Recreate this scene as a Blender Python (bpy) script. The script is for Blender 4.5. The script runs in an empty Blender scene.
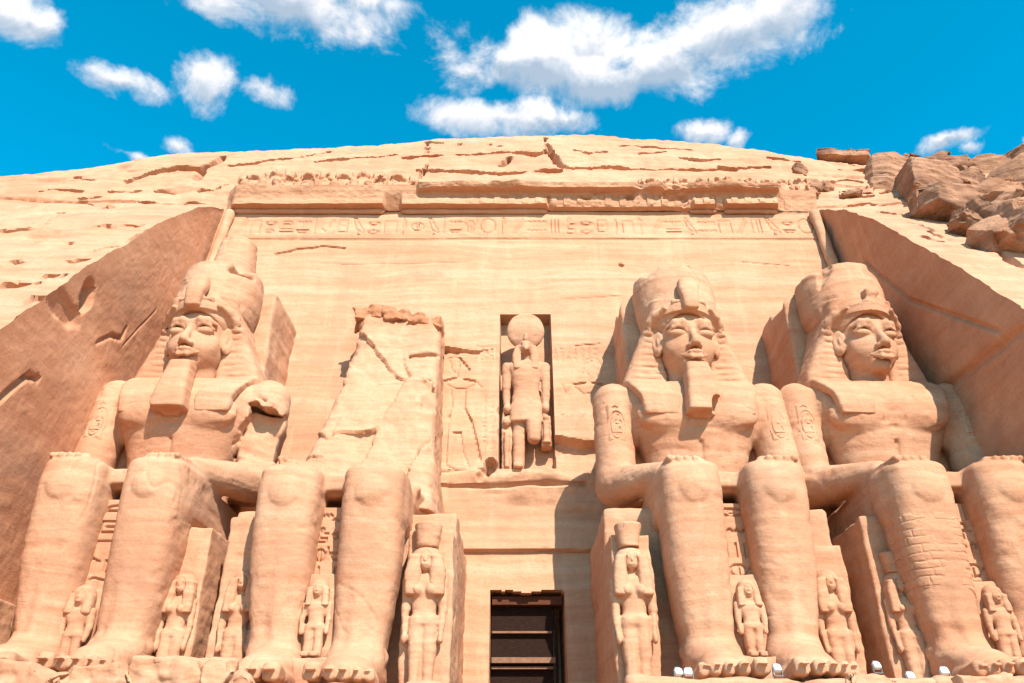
import bpy, math, random
import numpy as np
from mathutils import Vector

R = math.radians
scene = bpy.context.scene
col = scene.collection

# ------------------------------------------------------------------ camera
CAMX, CAMZ, PITCH, FPX = -0.6, 1.7, R(30.0), 800.0
cam_d = bpy.data.cameras.new('camera')
cam = bpy.data.objects.new('camera', cam_d)
col.objects.link(cam)
cam.location = (CAMX, 0, CAMZ)
cam.rotation_euler = (R(90) + PITCH, 0, 0)
cam_d.sensor_width = 36.0
cam_d.lens = 36.0 * FPX / 1024.0
cam_d.clip_start = 0.1
cam_d.clip_end = 8000
scene.camera = cam

# ------------------------------------------------------------------ light and sky
SUN_AZ, SUN_EL = R(22.5), R(42)
SUN = Vector((math.sin(SUN_AZ) * math.cos(SUN_EL), -math.cos(SUN_AZ) * math.cos(SUN_EL), math.sin(SUN_EL)))
sun_d = bpy.data.lights.new('sun', 'SUN')
sun_d.energy = 4.6
sun_d.angle = R(0.53)
sun_d.color = (1.0, 0.93, 0.84)
sun = bpy.data.objects.new('sun', sun_d)
col.objects.link(sun)
sun.rotation_euler = (-SUN).to_track_quat('-Z', 'Y').to_euler()
sun.location = (20, -40, 60)

scene.view_settings.view_transform = 'Standard'
scene.view_settings.look = 'None'
scene.view_settings.exposure = 0.81
scene.view_settings.gamma = 1.0
scene.cycles.max_bounces = 4
scene.cycles.diffuse_bounces = 2
scene.view_settings.use_curve_mapping = False

world = bpy.data.worlds.new('World')
scene.world = world
world.use_nodes = True
wn = world.node_tree
wn.nodes.clear()


class NT:
    """tiny helper for building node trees"""
    def __init__(s, nt):
        s.nt = nt

    def n(s, typ, **kw):
        nd = s.nt.nodes.new(typ)
        for k, v in kw.items():
            setattr(nd, k, v)
        return nd

    def l(s, a, b):
        s.nt.links.new(a, b)

    def put(s, v, sock):
        if v is None:
            return
        if isinstance(v, bpy.types.NodeSocket):
            s.l(v, sock)
        else:
            sock.default_value = v

    def m(s, op, a, b=None, c=None, clamp=False):
        nd = s.n('ShaderNodeMath', operation=op)
        nd.use_clamp = clamp
        s.put(a, nd.inputs[0]); s.put(b, nd.inputs[1]); s.put(c, nd.inputs[2])
        return nd.outputs[0]

    def vm(s, op, a, b=None):
        nd = s.n('ShaderNodeVectorMath', operation=op)
        s.put(a, nd.inputs[0]); s.put(b, nd.inputs[1])
        return nd.outputs[0]

    def noise(s, vec, scale, detail=4, rough=0.55, dist=0.0):
        nd = s.n('ShaderNodeTexNoise')
        s.put(vec, nd.inputs['Vector'])
        nd.inputs['Scale'].default_value = scale
        nd.inputs['Detail'].default_value = detail
        nd.inputs['Roughness'].default_value = rough
        nd.inputs['Distortion'].default_value = dist
        return nd.outputs[0]

    def ramp(s, fac, stops, interp='LINEAR'):
        nd = s.n('ShaderNodeValToRGB')
        cr = nd.color_ramp
        cr.interpolation = interp
        while len(cr.elements) < len(stops):
            cr.elements.new(0.5)
        for e, (p, c) in zip(cr.elements, stops):
            e.position = p
            e.color = (c[0], c[1], c[2], 1) if not isinstance(c, (int, float)) else (c, c, c, 1)
        s.put(fac, nd.inputs[0])
        return nd.outputs[0]

    def mix(s, fac, a, b, blend='MIX'):
        nd = s.n('ShaderNodeMix', data_type='RGBA', blend_type=blend)
        s.put(fac, nd.inputs[0])
        for v, k in ((a, 6), (b, 7)):
            if isinstance(v, tuple):
                v = (v[0], v[1], v[2], 1)
            s.put(v, nd.inputs[k])
        return nd.outputs[2]

    def maprange(s, v, a, b, c, d, smooth=False):
        nd = s.n('ShaderNodeMapRange')
        if smooth:
            nd.interpolation_type = 'SMOOTHSTEP'
        s.put(v, nd.inputs[0])
        for i, x in enumerate((a, b, c, d)):
            nd.inputs[i + 1].default_value = x
        return nd.outputs[0]


def build_world():
    t = NT(wn)
    sky = t.n('ShaderNodeTexSky', sky_type='NISHITA')
    sky.sun_disc = False
    sky.sun_elevation = SUN_EL
    sky.sun_rotation = R(180) - SUN_AZ
    sky.altitude = 200
    sky.air_density = 1.0
    sky.dust_density = 0.2
    sky.ozone_density = 2.5
    hs = t.n('ShaderNodeHueSaturation')
    hs.inputs['Hue'].default_value = SKY_HUE
    hs.inputs['Saturation'].default_value = SKY_SAT
    hs.inputs['Value'].default_value = SKY_VAL
    t.l(sky.outputs[0], hs.inputs['Color'])
    blue = hs.outputs[0]
    tc = t.n('ShaderNodeTexCoord')
    d = tc.outputs['Generated']
    sp = t.n('ShaderNodeSeparateXYZ')
    t.l(d, sp.inputs[0])
    az = t.m('ARCTAN2', sp.outputs[0], sp.outputs[1])
    el = t.m('ARCSINE', sp.outputs[2])
    # domain warp so that the outlines are not ellipses
    wx = t.noise(d, 9, 5, 0.6)
    wy = t.noise(t.vm('ADD', d, (7.3, 2.1, 0.4)), 9, 5, 0.6)
    az2 = t.m('MULTIPLY_ADD', t.m('SUBTRACT', wx, 0.5), 0.10, az)
    el2 = t.m('MULTIPLY_ADD', t.m('SUBTRACT', wy, 0.5), 0.06, el)
    dens = None
    low = None
    for (a0, e0, ra, re, w) in CLOUDS:
        da = t.m('DIVIDE', t.m('SUBTRACT', az2, a0), ra * 1.32)
        de = t.m('DIVIDE', t.m('SUBTRACT', el2, e0), re * 1.3)
        q = t.m('SUBTRACT', 1.0, t.m('SQRT', t.m('ADD', t.m('MULTIPLY', da, da), t.m('MULTIPLY', de, de))))
        q = t.m('MULTIPLY', q, w)
        dens = q if dens is None else t.m('SMOOTH_MAX', dens, q, 0.12)
        v = t.m('MULTIPLY', t.m('MAXIMUM', q, 0.0), de)
        low = v if low is None else t.m('ADD', low, v)
    nz = t.noise(d, 12, 9, 0.61, 0.3)
    up = (0.10, -0.35, 0.45)
    nz2 = t.noise(t.vm('ADD', d, tuple(0.03 * c for c in up)), 12, 7, 0.6, 0.3)
    body = t.m('MULTIPLY_ADD', t.m('SUBTRACT', nz, 0.5), 2.3, dens)
    alpha = t.maprange(body, -0.02, 0.62, 0, 0.97, True)
    relief = t.m('MULTIPLY', t.m('SUBTRACT', nz, nz2), 1.5)
    lum = t.m('ADD', t.m('MULTIPLY_ADD', low, 1.3, 0.55), relief)
    lum = t.m('ADD', lum, t.m('MULTIPLY', t.m('SUBTRACT', 0.5, body), 0.12))
    lum = t.maprange(lum, 0.2, 0.9, 0, 1)
    cc = t.ramp(lum, [(0.0, (0.40, 0.50, 0.62)), (0.3, (0.58, 0.65, 0.74)), (0.62, (0.88, 0.87, 0.90)), (1.0, (1.0, 0.99, 0.98))])
    cs = t.n('ShaderNodeVectorMath', operation='SCALE')
    t.l(cc, cs.inputs[0]); cs.inputs['Scale'].default_value = CLOUD_VAL
    out = t.mix(alpha, blue, cs.outputs[0])
    bg = t.n('ShaderNodeBackground')
    t.l(out, bg.inputs['Color'])
    bg.inputs['Strength'].default_value = SKY_STR
    wo = t.n('ShaderNodeOutputWorld')
    t.l(bg.outputs[0], wo.inputs['Surface'])


SKY_HUE, SKY_SAT, SKY_VAL, SKY_STR = 0.469, 1.45, 1.22, 0.135
CLOUD_VAL = 5.0


def sky_dir(px, py):
    vx, vu = (px - 512) / FPX, (341.5 - py) / FPX
    x, y, z = vx, math.cos(PITCH) - vu * math.sin(PITCH), math.sin(PITCH) + vu * math.cos(PITCH)
    n = math.sqrt(x * x + y * y + z * z)
    return math.atan2(x, y), math.asin(z / n)


CLOUDS = []
for (px, py, rx, ry, w) in [
        (10, 8, 60, 24, 0.9), (45, 18, 24, 18, 0.7),
        (115, 86, 44, 13, .75), (213, 84, 22, 26, .7), (205, 110, 9, 9, .45), (264, 95, 24, 11, .55), (180, 145, 14, 8, .55), (145, 158, 38, 5, .45),
        (285, -4, 90, 40, 1.0), (215, 2, 60, 18, .7), (350, 0, 40, 14, .8),
        (500, 62, 60, 26, .9), (560, 55, 70, 42, 1.1), (610, 80, 70, 26, .9), (655, 60, 60, 36, 1.0), (710, 32, 70, 40, 1.0), (780, 14, 66, 34, 1.0), (600, 30, 40, 18, .6),
        (515, 118, 66, 19, .9), (560, 122, 35, 14, .8),
        (700, 132, 26, 12, .9), (738, 140, 12, 8, .6), (948, 140, 34, 8, .8), (972, 142, 12, 7, .6), (1018, 143, 10, 7, .6)]:
    a, e = sky_dir(px, py)
    a2, e2 = sky_dir(px + rx, py)
    a3, e3 = sky_dir(px, py - ry)
    CLOUDS.append((a, e, max(abs(a2 - a), 0.005), max(abs(e3 - e), 0.005), w))
build_world()


# ------------------------------------------------------------------ object helpers
def tag(o, label=None, cat=None, group=None, kind=None):
    if label: o['label'] = label
    if cat: o['category'] = cat
    if group: o['group'] = group
    if kind: o['kind'] = kind
    return o


def empty(name, loc, label, cat, group=None, rz=0):
    o = bpy.data.objects.new(name, None)
    o.empty_display_size = 0.3
    col.objects.link(o)
    o.location = loc
    o.rotation_euler = (0, 0, rz)
    return tag(o, label, cat, group)


def link_mesh(name, me, mat, parent=None, loc=None):
    o = bpy.data.objects.new(name, me)
    col.objects.link(o)
    if mat is not None and not me.materials:
        me.materials.append(mat)
    if parent is not None:
        o.parent = parent
    if loc is not None:
        o.location = loc
    return o


def mesh_from(v, q, name='mesh', smooth=True, sharp=None):
    v = np.ascontiguousarray(v, dtype=np.float32)
    q = np.ascontiguousarray(q, dtype=np.int32)
    me = bpy.data.meshes.new(name)
    k = q.shape[1]
    me.vertices.add(len(v))
    me.vertices.foreach_set('co', v.ravel())
    me.loops.add(q.size)
    me.loops.foreach_set('vertex_index', q.ravel())
    me.polygons.add(len(q))
    me.polygons.foreach_set('loop_start', np.arange(0, q.size, k, dtype=np.int32))
    me.polygons.foreach_set('loop_total', np.full(len(q), k, dtype=np.int32))
    me.polygons.foreach_set('use_smooth', np.full(len(q), smooth, dtype=bool))
    me.update(calc_edges=True)
    me.validate()
    if sharp:
        me.set_sharp_from_angle(angle=R(sharp))
    return me


# ------------------------------------------------------------------ noise
def _h(ix, iy, iz, seed):
    n = (ix * 374761393 + iy * 668265263 + iz * 1103515245 + seed * 974711) & 0xffffffff
    n = ((n ^ (n >> 13)) * 1274126177) & 0xffffffff
    n = ((n ^ (n >> 15)) * 668265263) & 0xffffffff
    return ((n ^ (n >> 16)) & 0xffffff) / float(0x7fffff) - 1.0


def vnoise(x, y, z, seed=0):
    x, y, z = np.broadcast_arrays(x, y, z)
    fx, fy, fz = np.floor(x), np.floor(y), np.floor(z)
    ix, iy, iz = fx.astype(np.int64), fy.astype(np.int64), fz.astype(np.int64)
    tx, ty, tz = x - fx, y - fy, z - fz
    tx = tx * tx * (3 - 2 * tx); ty = ty * ty * (3 - 2 * ty); tz = tz * tz * (3 - 2 * tz)
    def L(a, b, t): return a + (b - a) * t
    c = [[[_h(ix + i, iy + j, iz + k, seed) for k in (0, 1)] for j in (0, 1)] for i in (0, 1)]
    return L(L(L(c[0][0][0], c[1][0][0], tx), L(c[0][1][0], c[1][1][0], tx), ty),
             L(L(c[0][0][1], c[1][0][1], tx), L(c[0][1][1], c[1][1][1], tx), ty), tz)


def fbm(x, y, z, oct=4, seed=0, gain=0.5, ridge=False):
    s, a, tot = 0.0, 1.0, 0.0
    for o in range(oct):
        n = vnoise(x * 2.03 ** o + 13.7 * o, y * 2.03 ** o + 5.1 * o, z * 2.03 ** o + 9.3 * o, seed + o)
        if ridge:
            n = 1 - 2 * np.abs(n)
        s = s + a * n
        tot += a
        a *= gain
    return s / tot


# ------------------------------------------------------------------ sculpting with distance fields
def rotm(rx, ry, rz):
    cx, sx, cy, sy, cz, sz = math.cos(rx), math.sin(rx), math.cos(ry), math.sin(ry), math.cos(rz), math.sin(rz)
    X = np.array([[1, 0, 0], [0, cx, -sx], [0, sx, cx]])
    Y = np.array([[cy, 0, sy], [0, 1, 0], [-sy, 0, cy]])
    Z = np.array([[cz, -sz, 0], [sz, cz, 0], [0, 0, 1]])
    return Z @ Y @ X


class Sculpt:
    def __init__(s, lo, hi, h):
        s.lo, s.h = np.array(lo, float), h
        n = np.ceil((np.array(hi, float) - s.lo) / h).astype(int) + 1
        s.ax = [s.lo[i] + h * np.arange(n[i]) for i in range(3)]
        s.f = np.full(n, 4.0, dtype=np.float32)

    def op(s, fn, lo, hi, k=0.1, mode='add'):
        pad = max(k, s.h) * 1.5 + 2 * s.h
        sl = []
        for i in range(3):
            a = max(0, int(np.floor((lo[i] - pad - s.lo[i]) / s.h)))
            b = min(len(s.ax[i]), int(np.ceil((hi[i] + pad - s.lo[i]) / s.h)) + 1)
            if b <= a:
                return
            sl.append(slice(a, b))
        sl = tuple(sl)
        X = s.ax[0][sl[0]][:, None, None]; Y = s.ax[1][sl[1]][None, :, None]; Z = s.ax[2][sl[2]][None, None, :]
        g = fn(X, Y, Z)
        f = s.f[sl]
        g = np.broadcast_to(g, f.shape)
        if mode == 'sub':
            a, b = -f, g
        else:
            a, b = f, g
        if k > 0:
            t = np.clip(0.5 + 0.5 * (b - a) / k, 0, 1)
            r = b + (a - b) * t - k * t * (1 - t)
        else:
            r = np.minimum(a, b)
        s.f[sl] = -r if mode == 'sub' else r

    def cut(s, fn):
        X = s.ax[0][:, None, None]; Y = s.ax[1][None, :, None]; Z = s.ax[2][None, None, :]
        s.f = np.maximum(s.f, fn(X, Y, Z)).astype(np.float32)

    def caps(s, a, b, ra, rb=None, k=0.1, mode='add', sc=(1, 1, 1)):
        rb = ra if rb is None else rb
        a = np.array(a, float); b = np.array(b, float)
        sc = np.array(sc, float)
        m = max(ra, rb) * sc.max()
        A, B = a / sc, b / sc
        d = B - A
        L2 = float(d @ d) + 1e-9

        def fn(X, Y, Z):
            x, y, z = X / sc[0] - A[0], Y / sc[1] - A[1], Z / sc[2] - A[2]
            t = np.clip((x * d[0] + y * d[1] + z * d[2]) / L2, 0, 1)
            r = np.sqrt((x - t * d[0]) ** 2 + (y - t * d[1]) ** 2 + (z - t * d[2]) ** 2)
            return (r - (ra + (rb - ra) * t)) * sc.min()
        s.op(fn, np.minimum(a, b) - m, np.maximum(a, b) + m, k, mode)

    def chain(s, pts, r, k=0.05, mode='add'):
        rs = r if isinstance(r, (list, tuple)) else [r] * len(pts)
        for i in range(len(pts) - 1):
            s.caps(pts[i], pts[i + 1], rs[i], rs[i + 1], k, mode)

    def ell(s, c, r, k=0.1, mode='add', rot=None):
        c = np.array(c, float); r = np.array(r, float)
        m = r.max() if rot else r
        M = rotm(*rot).T if rot else None

        def fn(X, Y, Z):
            x, y, z = X - c[0], Y - c[1], Z - c[2]
            if M is not None:
                x, y, z = (M[0, 0] * x + M[0, 1] * y + M[0, 2] * z, M[1, 0] * x + M[1, 1] * y + M[1, 2] * z, M[2, 0] * x + M[2, 1] * y + M[2, 2] * z)
            k0 = np.sqrt((x / r[0]) ** 2 + (y / r[1]) ** 2 + (z / r[2]) ** 2)
            k1 = np.sqrt((x / r[0] ** 2) ** 2 + (y / r[1] ** 2) ** 2 + (z / r[2] ** 2) ** 2) + 1e-6
            return k0 * (k0 - 1) / k1
        s.op(fn, c - m, c + m, k, mode)

    def box(s, c, half, rnd=0.05, k=0.05, mode='add', rot=None, noise=None):
        c = np.array(c, float); hf = np.array(half, float)
        m = float(np.linalg.norm(hf)) if rot else hf
        M = rotm(*rot).T if rot else None
        e = hf - rnd

        def fn(X, Y, Z):
            x, y, z = X - c[0], Y - c[1], Z - c[2]
            if M is not None:
                x, y, z = (M[0, 0] * x + M[0, 1] * y + M[0, 2] * z, M[1, 0] * x + M[1, 1] * y + M[1, 2] * z, M[2, 0] * x + M[2, 1] * y + M[2, 2] * z)
            x, y, z = np.abs(x) - e[0], np.abs(y) - e[1], np.abs(z) - e[2]
            o = np.sqrt(np.maximum(x, 0) ** 2 + np.maximum(y, 0) ** 2 + np.maximum(z, 0) ** 2)
            g = o + np.minimum(np.maximum(x, np.maximum(y, z)), 0) - rnd
            if noise:
                g = g + noise[0] * fbm(X * noise[1], Y * noise[1], Z * noise[1], 3, 5)
            return g
        s.op(fn, c - m, c + m, k, mode)

    def loft(s, sec, p=2.3, k=0.15, mode='add', rnd=0.2):
        """sections (z, cx, cy, wx, wy): a smooth tube of superellipses along z"""
        sec = np.array(sec, float)
        lo = [np.min(sec[:, 1] - sec[:, 3]), np.min(sec[:, 2] - sec[:, 4]), sec[0, 0]]
        hi = [np.max(sec[:, 1] + sec[:, 3]), np.max(sec[:, 2] + sec[:, 4]), sec[-1, 0]]

        def ip(Z, j):
            # smooth (Catmull-Rom like) interpolation
            zz = np.clip(Z, sec[0, 0], sec[-1, 0])
            i = np.clip(np.searchsorted(sec[:, 0], zz, side='right') - 1, 0, len(sec) - 2)
            t = (zz - sec[i, 0]) / (sec[i + 1, 0] - sec[i, 0])
            v = sec[:, j]
            g = np.gradient(v, sec[:, 0])
            hh = sec[i + 1, 0] - sec[i, 0]
            t2, t3 = t * t, t * t * t
            return (2 * t3 - 3 * t2 + 1) * v[i] + (t3 - 2 * t2 + t) * hh * g[i] + (-2 * t3 + 3 * t2) * v[i + 1] + (t3 - t2) * hh * g[i + 1]

        def fn(X, Y, Z):
            cx, cy, wx, wy = (ip(Z, j) for j in (1, 2, 3, 4))
            q = (np.abs((X - cx) / wx) ** p + np.abs((Y - cy) / wy) ** p) ** (1.0 / p)
            d = (q - 1) * np.minimum(wx, wy)
            e = np.maximum(Z - sec[-1, 0], sec[0, 0] - Z)
            a, b = d + rnd, e + rnd
            return np.minimum(np.maximum(a, b), 0) + np.sqrt(np.maximum(a, 0) ** 2 + np.maximum(b, 0) ** 2) - rnd
        s.op(fn, lo, hi, k, mode)

    def polygonize(s):
        f = s.f
        ins = f < 0
        nx, ny, nz = f.shape
        c = np.zeros((nx - 1, ny - 1, nz - 1), np.int8)
        for i in (0, 1):
            for j in (0, 1):
                for k in (0, 1):
                    c += ins[i:nx - 1 + i, j:ny - 1 + j, k:nz - 1 + k]
        act = (c > 0) & (c < 8)
        ci = np.argwhere(act)
        idx = np.full(act.shape, -1, np.int64)
        idx[act] = np.arange(len(ci))
        acc = np.zeros((len(ci), 3)); cnt = np.zeros(len(ci))
        cor = [(i, j, k) for i in (0, 1) for j in (0, 1) for k in (0, 1)]
        for a in cor:
            for ax in range(3):
                if a[ax]:
                    continue
                b = list(a); b[ax] = 1
                fa = f[ci[:, 0] + a[0], ci[:, 1] + a[1], ci[:, 2] + a[2]].astype(float)
                fb = f[ci[:, 0] + b[0], ci[:, 1] + b[1], ci[:, 2] + b[2]].astype(float)
                m = (fa < 0) != (fb < 0)
                t = fa[m] / (fa[m] - fb[m])
                p = np.tile(np.array(a, float), (m.sum(), 1))
                p[:, ax] += t
                acc[m] += p; cnt[m] += 1
        v = s.lo + s.h * (ci + acc / cnt[:, None])
        qs = []
        for ax in range(3):
            u, w = (ax + 1) % 3, (ax + 2) % 3
            sa = [slice(1, -1)] * 3; sb = [slice(1, -1)] * 3
            sa[ax] = slice(0, -1); sb[ax] = slice(1, None)
            A, B = ins[tuple(sa)], ins[tuple(sb)]
            e = np.argwhere(A != B)
            off = np.array([1, 1, 1]); off[ax] = 0
            flip = ~A[e[:, 0], e[:, 1], e[:, 2]]
            e = e + off

            def cell(du, dw):
                q = e.copy(); q[:, u] += du; q[:, w] += dw
                return idx[q[:, 0], q[:, 1], q[:, 2]]
            Q = np.stack([cell(-1, -1), cell(0, -1), cell(0, 0), cell(-1, 0)], 1)
            Q[flip] = Q[flip][:, ::-1]
            qs.append(Q)
        q = np.concatenate(qs)
        q = q[(q >= 0).all(1)]
        return v, q


def vnormals(v, q):
    n = np.zeros_like(v)
    fn = np.cross(v[q[:, 2]] - v[q[:, 0]], v[q[:, 3]] - v[q[:, 1]])
    for i in range(4):
        np.add.at(n, q[:, i], fn)
    return n / (np.linalg.norm(n, axis=1)[:, None] + 1e-9)


def weather(v, q, off=(0, 0, 0), big=0.05, small=0.02, strata=0.025, seed=1, chip=0.0, crack=0.0):
    """weathering: slow undulation, grain, bedding planes and chipped places"""
    n = vnormals(v, q)
    x, y, z = v[:, 0] + off[0], v[:, 1] + off[1], v[:, 2] + off[2]
    zz = z + 0.25 * fbm(x * 0.3, y * 0.3, z * 0.3, 2, seed + 7)
    d = big * fbm(x * 0.55, y * 0.55, z * 0.55, 3, seed) + small * fbm(x * 3, y * 3, z * 4.5, 3, seed + 3)
    d = d + strata * fbm(x * 0.16, y * 0.16, zz * 3.2, 3, seed + 11)
    if crack:
        k = fbm(x * 0.42, y * 0.42, z * 0.30 + 0.15 * x, 3, seed + 31)
        m = np.clip(2.2 * fbm(x * 0.25, y * 0.25, z * 0.25, 2, seed + 37), 0, 1)
        d = d - crack * m * np.clip(1 - np.abs(k) / 0.022, 0, 1)
        k = fbm(x * 0.15, y * 0.15, zz * 1.1, 3, seed + 41)
        d = d - 0.6 * crack * np.clip(1 - np.abs(k - .1) / 0.018, 0, 1) * np.clip(3 * fbm(x * 0.5, y * 0.5, z * 0.5, 2, seed + 43), 0, 1)
    if chip:
        c = fbm(x * 0.8, y * 0.8, z * 1.1, 3, seed + 21)
        d = d - chip * np.clip((c - 0.25) * 4, 0, 1)
    return v + n * d[:, None]


def grid_quads(nu, nv, flip=False):
    i = np.arange(nu * nv).reshape(nu, nv)
    q = np.stack([i[:-1, :-1], i[1:, :-1], i[1:, 1:], i[:-1, 1:]], -1).reshape(-1, 4)
    return q[:, ::-1] if flip else q


# ------------------------------------------------------------------ materials
def rock_material(name, c_lo, c_mid, c_hi, strata=0.5, bump=0.5, grain=1.0, stain=(0.36, 0.16, 0.08), stain_amt=0.35, horizontal=True, chisel=0.0, warm=(0, 0)):
    m = bpy.data.materials.new(name)
    m.use_nodes = True
    nt = m.node_tree
    nt.nodes.clear()
    t = NT(nt)
    geo = t.n('ShaderNodeNewGeometry')
    P = geo.outputs['Position']
    mp = t.n('ShaderNodeMapping')
    t.l(P, mp.inputs['Vector'])
    mp.inputs['Scale'].default_value = (0.055, 0.055, 1.0)
    w = t.noise(P, 0.22, 3, 0.5)
    sh = t.n('ShaderNodeCombineXYZ')
    t.l(t.m('MULTIPLY', w, 1.2), sh.inputs[2])
    sv = t.vm('ADD', mp.outputs[0], sh.outputs[0])
    st = t.noise(sv, 1.7, 8, 0.68)
    big = t.noise(P, 0.16, 5, 0.6)
    mid = t.noise(P, 1.1, 6, 0.65)
    fine = t.noise(P, 9.0, 5, 0.7)
    f = t.m('ADD', t.m('MULTIPLY', st, strata), t.m('MULTIPLY', big, 1 - strata))
    f = t.m('ADD', t.m('MULTIPLY', f, 0.84), t.m('MULTIPLY', mid, 0.16))
    c = t.ramp(f, [(0.40, c_lo), (0.5, c_mid), (0.60, c_hi)])
    # rusty weathering stains and paler dusty places
    sm = t.maprange(t.noise(t.vm('MULTIPLY', P, (0.5, 0.5, 0.9)), 0.9, 7, 0.7, 0.4), 0.54, 0.72, 0, stain_amt, True)
    c = t.mix(sm, c, stain)
    sp = t.maprange(fine, 0.35, 0.7, 0.89, 1.07)
    c = t.mix(1.0, c, sp, 'MULTIPLY')
    vs = t.noise(t.vm('MULTIPLY', P, (1.1, 1.1, 0.09)), 1.3, 5, 0.6)
    c = t.mix(t.maprange(vs, 0.52, 0.68, 0, 0.35, True), c, c_lo)
    c = t.mix(t.maprange(vs, 0.46, 0.34, 0, 0.30, True), c, tuple(min(0.66, q * 1.08) for q in c_hi))
    gp = t.noise(t.vm('MULTIPLY', P, (1, 1, 1.4)), 0.33, 6, 0.62, 0.3)
    c = t.mix(t.maprange(gp, 0.52, 0.66, 0, 0.42, True), c, tuple(q * k for q, k in zip(c_lo, (0.86, 0.98, 1.08))))
    # thin dark bedding lines
    ln = t.noise(t.vm('MULTIPLY', sv, (1.3, 1.3, 3.6)), 1.6, 4, 0.6)
    lm = t.maprange(t.m('ABSOLUTE', t.m('SUBTRACT', ln, 0.5)), 0.0, 0.016, 0.45, 0.0, True)
    lm = t.m('MULTIPLY', lm, t.maprange(mid, 0.45, 0.6, 0, 1, True))
    c = t.mix(lm, c, stain)
    bs = t.n('ShaderNodeBsdfPrincipled')
    t.l(c, bs.inputs['Base Color'])
    bs.inputs['Roughness'].default_value = 0.92
    bs.inputs['Specular IOR Level'].default_value = 0.15
    hgt = t.m('ADD', t.m('MULTIPLY', st, 0.55), t.m('ADD', t.m('MULTIPLY', mid, 0.5), t.m('MULTIPLY', fine, 0.22 * grain)))
    vo = t.n('ShaderNodeTexVoronoi')
    vo.inputs['Scale'].default_value = 2.4
    t.l(t.vm('MULTIPLY', P, (1, 1, 1.6)), vo.inputs['Vector'])
    pit = t.maprange(vo.outputs['Distance'], 0.0, 0.12, -0.35, 0, True)
    hgt = t.m('ADD', hgt, t.m('MULTIPLY', pit, t.maprange(big, 0.5, 0.6, 0, 1)))
    if chisel:
        cm = t.n('ShaderNodeMapping')
        t.l(P, cm.inputs['Vector'])
        cm.inputs['Rotation'].default_value = (R(35), 0, 0)
        cm.inputs['Scale'].default_value = (1, 0.5, 5.0)
        hgt = t.m('ADD', hgt, t.m('MULTIPLY', t.noise(cm.outputs[0], 1.5, 5, 0.7), chisel))
    bp = t.n('ShaderNodeBump')
    bp.inputs['Strength'].default_value = bump
    bp.inputs['Distance'].default_value = 0.16
    t.l(hgt, bp.inputs['Height'])
    t.l(bp.outputs[0], bs.inputs['Normal'])
    o = t.n('ShaderNodeOutputMaterial')
    t.l(bs.outputs[0], o.inputs['Surface'])
    return m


def plain_material(name, rgb, rough=0.7, var=0.2, scale=6, metal=0.0, stretch=(1, 1, 1)):
    m = bpy.data.materials.new(name)
    m.use_nodes = True
    nt = m.node_tree
    nt.nodes.clear()
    t = NT(nt)
    geo = t.n('ShaderNodeNewGeometry')
    n = t.noise(t.vm('MULTIPLY', geo.outputs['Position'], stretch), scale, 5, 0.65)
    f = t.maprange(n, 0.3, 0.7, 1 - var, 1 + var)
    c = t.mix(1.0, rgb, f, 'MULTIPLY')
    bs = t.n('ShaderNodeBsdfPrincipled')
    t.l(c, bs.inputs['Base Color'])
    bs.inputs['Roughness'].default_value = rough
    bs.inputs['Metallic'].default_value = metal
    if rough > .7:
        bs.inputs['Specular IOR Level'].default_value = 0.05
    bp = t.n('ShaderNodeBump')
    bp.inputs['Strength'].default_value = 0.3
    bp.inputs['Distance'].default_value = 0.02
    t.l(n, bp.inputs['Height'])
    t.l(bp.outputs[0], bs.inputs['Normal'])
    o = t.n('ShaderNodeOutputMaterial')
    t.l(bs.outputs[0], o.inputs['Surface'])
    return m


M_STATUE = rock_material('carved_sandstone', (0.48, 0.218, 0.118), (0.545, 0.280, 0.160), (0.585, 0.333, 0.203), 0.65, 0.42, 1.3, stain=(0.42, 0.17, 0.085), stain_amt=0.3)
M_WALL = rock_material('facade_sandstone', (0.485, 0.228, 0.125), (0.55, 0.288, 0.164), (0.595, 0.343, 0.21), 0.72, 0.40, 1.3, stain=(0.42, 0.17, 0.085), stain_amt=0.25)
M_CLIFF = rock_material('cliff_sandstone', (0.465, 0.213, 0.118), (0.545, 0.278, 0.160), (0.585, 0.328, 0.203), 0.55, 0.55, 1.0, stain=(0.40, 0.16, 0.08), stain_amt=0.4)
M_SIDE = rock_material('quarried_sandstone', (0.47, 0.20, 0.105), (0.55, 0.255, 0.138), (0.59, 0.30, 0.175), 0.4, 0.35, 1.4, stain=(0.38, 0.15, 0.075), stain_amt=0.35, chisel=0.12)
M_DARK = rock_material('weathered_brown_sandstone', (0.20, 0.095, 0.055), (0.35, 0.175, 0.10), (0.50, 0.262, 0.155), 0.6, 0.9, 1.4, stain=(0.15, 0.07, 0.04), stain_amt=0.5)
M_RUST = rock_material('fresh_broken_sandstone', (0.42, 0.17, 0.08), (0.50, 0.22, 0.11), (0.55, 0.27, 0.15), 0.4, 0.9, 1.4, stain=(0.33, 0.11, 0.05), stain_amt=0.6)
M_SAND = rock_material('desert_sand', (0.33, 0.19, 0.115), (0.38, 0.22, 0.13), (0.42, 0.25, 0.15), 0.2, 0.4, 1.5, stain_amt=0.1)
M_WOOD = plain_material('dark_door_wood', (0.028, 0.014, 0.010), 0.85, 0.35, 4, stretch=(1, 1, 6))
M_WOODRED = plain_material('red_brown_beam', (0.11, 0.040, 0.022), 0.8, 0.3, 4, stretch=(1, 1, 6))
M_BAR = plain_material('pale_worn_bar', (0.24, 0.13, 0.08), 0.8, 0.25, 5)
M_WHITE = plain_material('white_lamp_paint', (0.78, 0.76, 0.72), 0.45, 0.08, 9)
M_METAL = plain_material('grey_bracket', (0.25, 0.24, 0.23), 0.4, 0.1, 9, 0.8)
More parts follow.
